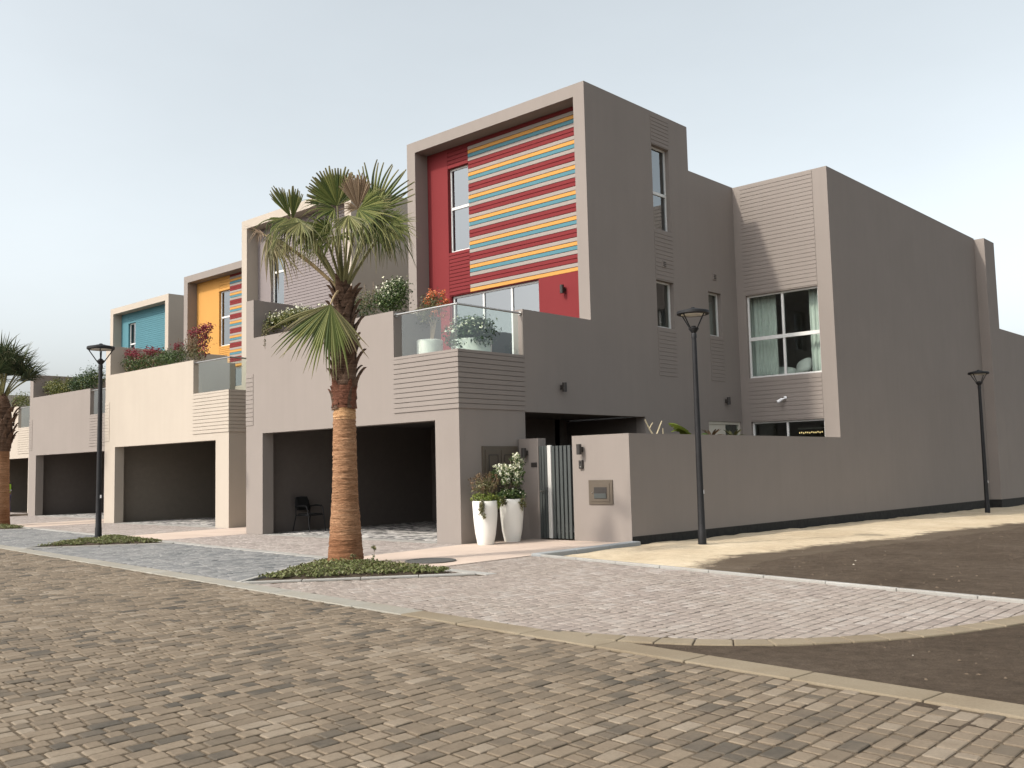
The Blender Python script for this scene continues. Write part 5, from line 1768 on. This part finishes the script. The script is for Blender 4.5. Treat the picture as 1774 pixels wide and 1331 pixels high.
for k, (lx, ly, lab, mt) in enumerate(((0.8, 8.86, 'rusty orange rosette plant by the courtyard door', 'leaf_rust'), (0.9, 9.85, 'olive spiky rosette plant between the courtyard door and the sliding window', 'leaf_olive'))):
    o = empty('rosette_plant', (lx, ly, 0))
    tag(o, lab, 'plant')
    stems_part(o, [([(0, 0, 0), (0, 0, 2.25)], .05, .04)], M['stem'], 'stem')
    for j in range(14):
        a = j * 2.399; e = .25 + .9 * ((j * 7) % 14) / 14
        L_ = .40
        big_leaf(o, (0, 0, 2.25), (L_ * math.cos(a) * math.cos(e), L_ * math.sin(a) * math.cos(e), 2.25 + L_ * math.sin(e)), .045, mt, .05)

# ------------------------------------------------------------------ chair in the garage
chair = empty('armchair', (-7.28, 1.42, 0.006), 0.12)
tag(chair, 'black office visitor chair with arms inside the nearest garage', 'chair')
MB().box(-0.22, 0.25, -0.24, 0.24, 0.42, 0.48).build('seat', M['fabric'], chair, bevel=0.025)
bk = MB()
nb, mb_ = 7, 6
for j in range(mb_ + 1):
    for i in range(nb + 1):
        u, w = i / nb * 2 - 1, j / mb_
        ww = 0.235 * (1 - 0.18 * max(0, w - .7) / .3 * 1.0)
        bk.v.append((-0.25 - 0.10 * w - 0.035 * (1 - u * u), u * ww, 0.56 + 0.36 * w))
for j in range(mb_):
    for i in range(nb):
        a = j * (nb + 1) + i
        bk.f.append((a, a + 1, a + nb + 2, a + nb + 1))
o = bk.build('backrest', M['fabric'], chair, smooth=True)
md = o.modifiers.new('solid', 'SOLIDIFY'); md.thickness = 0.045
for s in (-1, 1):
    MB().tube([(0.30, s * .285, 0), (0.25, s * .28, 0.40), (0.20, s * .28, 0.64), (0.14, s * .28, .675)], 0.015, 8).build('front_leg', M['black_metal'], chair, smooth=True)
    MB().tube([(-0.36, s * .285, 0), (-0.26, s * .26, 0.42), (-0.32, s * .225, 0.80)], 0.015, 8).build('rear_leg', M['black_metal'], chair, smooth=True)
    MB().tube([(0.16, s * .28, .675), (-0.05, s * .28, .69), (-0.28, s * .25, .66)], [0.024, 0.026, 0.02], 8).build('armrest', M['fabric'], chair, smooth=True)
    MB().tube([(0.25, s * .28, .43), (-0.26, s * .26, .43)], 0.013, 8).build('side_rail', M['black_metal'], chair, smooth=True)

# ------------------------------------------------------------------ worker at the far left
def skin_mesh(name, joints, edges, mat, parent, root=0, sub=2):
    me = bpy.data.meshes.new(name)
    me.from_pydata([j[:3] for j in joints], edges, [])
    o = new_obj(name, me, mat, parent)
    o.modifiers.new('skin', 'SKIN')
    for i, j in enumerate(joints):
        sv = me.skin_vertices[0].data[i]
        sv.radius = (j[3], j[4] if len(j) > 4 else j[3])
        sv.use_root = (i == root)
    sd = o.modifiers.new('sub', 'SUBSURF')
    sd.levels = sd.render_levels = sub
    return o
PP = Vector((-33.62, 3.32, 0.0))
per = empty('person', PP, 2.2)
tag(per, 'worker in a lime hi-vis vest and blue trousers standing behind the small palm', 'person')
J = [(0, 0, .95, .15, .11), (0, 0, 1.15, .14, .10), (0, 0, 1.40, .17, .11), (0, 0, 1.52, .06), (0, .02, 1.60, .075, .09), (0, .02, 1.73, .08, .10),
     (-.19, 0, 1.43, .055), (-.26, .0, 1.15, .045), (-.25, .12, .93, .035), (-.25, .16, .85, .03),
     (.19, 0, 1.43, .055), (.26, .0, 1.15, .045), (.25, .10, .92, .035), (.25, .14, .84, .03),
     (-.10, 0, .88, .085), (-.11, .01, .50, .06), (-.11, -.01, .10, .045), (-.11, .12, .04, .035),
     (.10, 0, .88, .085), (.11, .03, .50, .06), (.12, -.03, .10, .045), (.12, .10, .04, .035)]
E_ = [(0, 1), (1, 2), (2, 3), (3, 4), (4, 5), (2, 6), (6, 7), (7, 8), (8, 9), (2, 10), (10, 11), (11, 12), (12, 13), (0, 14), (14, 15), (15, 16), (16, 17), (0, 18), (18, 19), (19, 20), (20, 21)]
skin_mesh('body', J, E_, M['skin'], per)
skin_mesh('vest', [(0, 0, .96, .165, .125), (0, 0, 1.15, .165, .125), (0, 0, 1.38, .185, .13), (0, 0, 1.47, .11, .10)], [(0, 1), (1, 2), (2, 3)], M['hi_vis'], per)
MB().lathe([(0.19, 0), (0.195, .03), (0.19, .06)], 20, (0, 0, 1.08), cap=False).build('reflective_band', M['tape'], per, smooth=True).scale = (1, .78, 1)
skin_mesh('shirt', [(0, 0, 1.40, .12, .10), (-.19, 0, 1.44, .068), (-.262, 0, 1.16, .058), (-.254, .10, .97, .048), (.19, 0, 1.44, .068), (.262, 0, 1.16, .058), (.254, .08, .96, .048)], [(0, 1), (1, 2), (2, 3), (0, 4), (4, 5), (5, 6)], M['dark_cloth'], per)
skin_mesh('trousers', [(0, 0, .96, .16, .12), (-.10, 0, .86, .10), (-.11, .01, .50, .078), (-.11, -.01, .10, .065), (.10, 0, .86, .10), (.11, .03, .50, .078), (.12, -.03, .10, .065)], [(0, 1), (1, 2), (2, 3), (0, 4), (4, 5), (5, 6)], M['trousers'], per)
for s in (-1, 1):
    skin_mesh('shoe', [(s * .115, -.05, .05, .05), (s * .115, .06, .045, .05), (s * .12, .16, .04, .04)], [(0, 1), (1, 2)], M['dark_cloth'], per)
skin_mesh('hair', [(0, -.01, 1.70, .085, .10), (0, -.01, 1.78, .075, .095)], [(0, 1)], M['dark_cloth'], per)
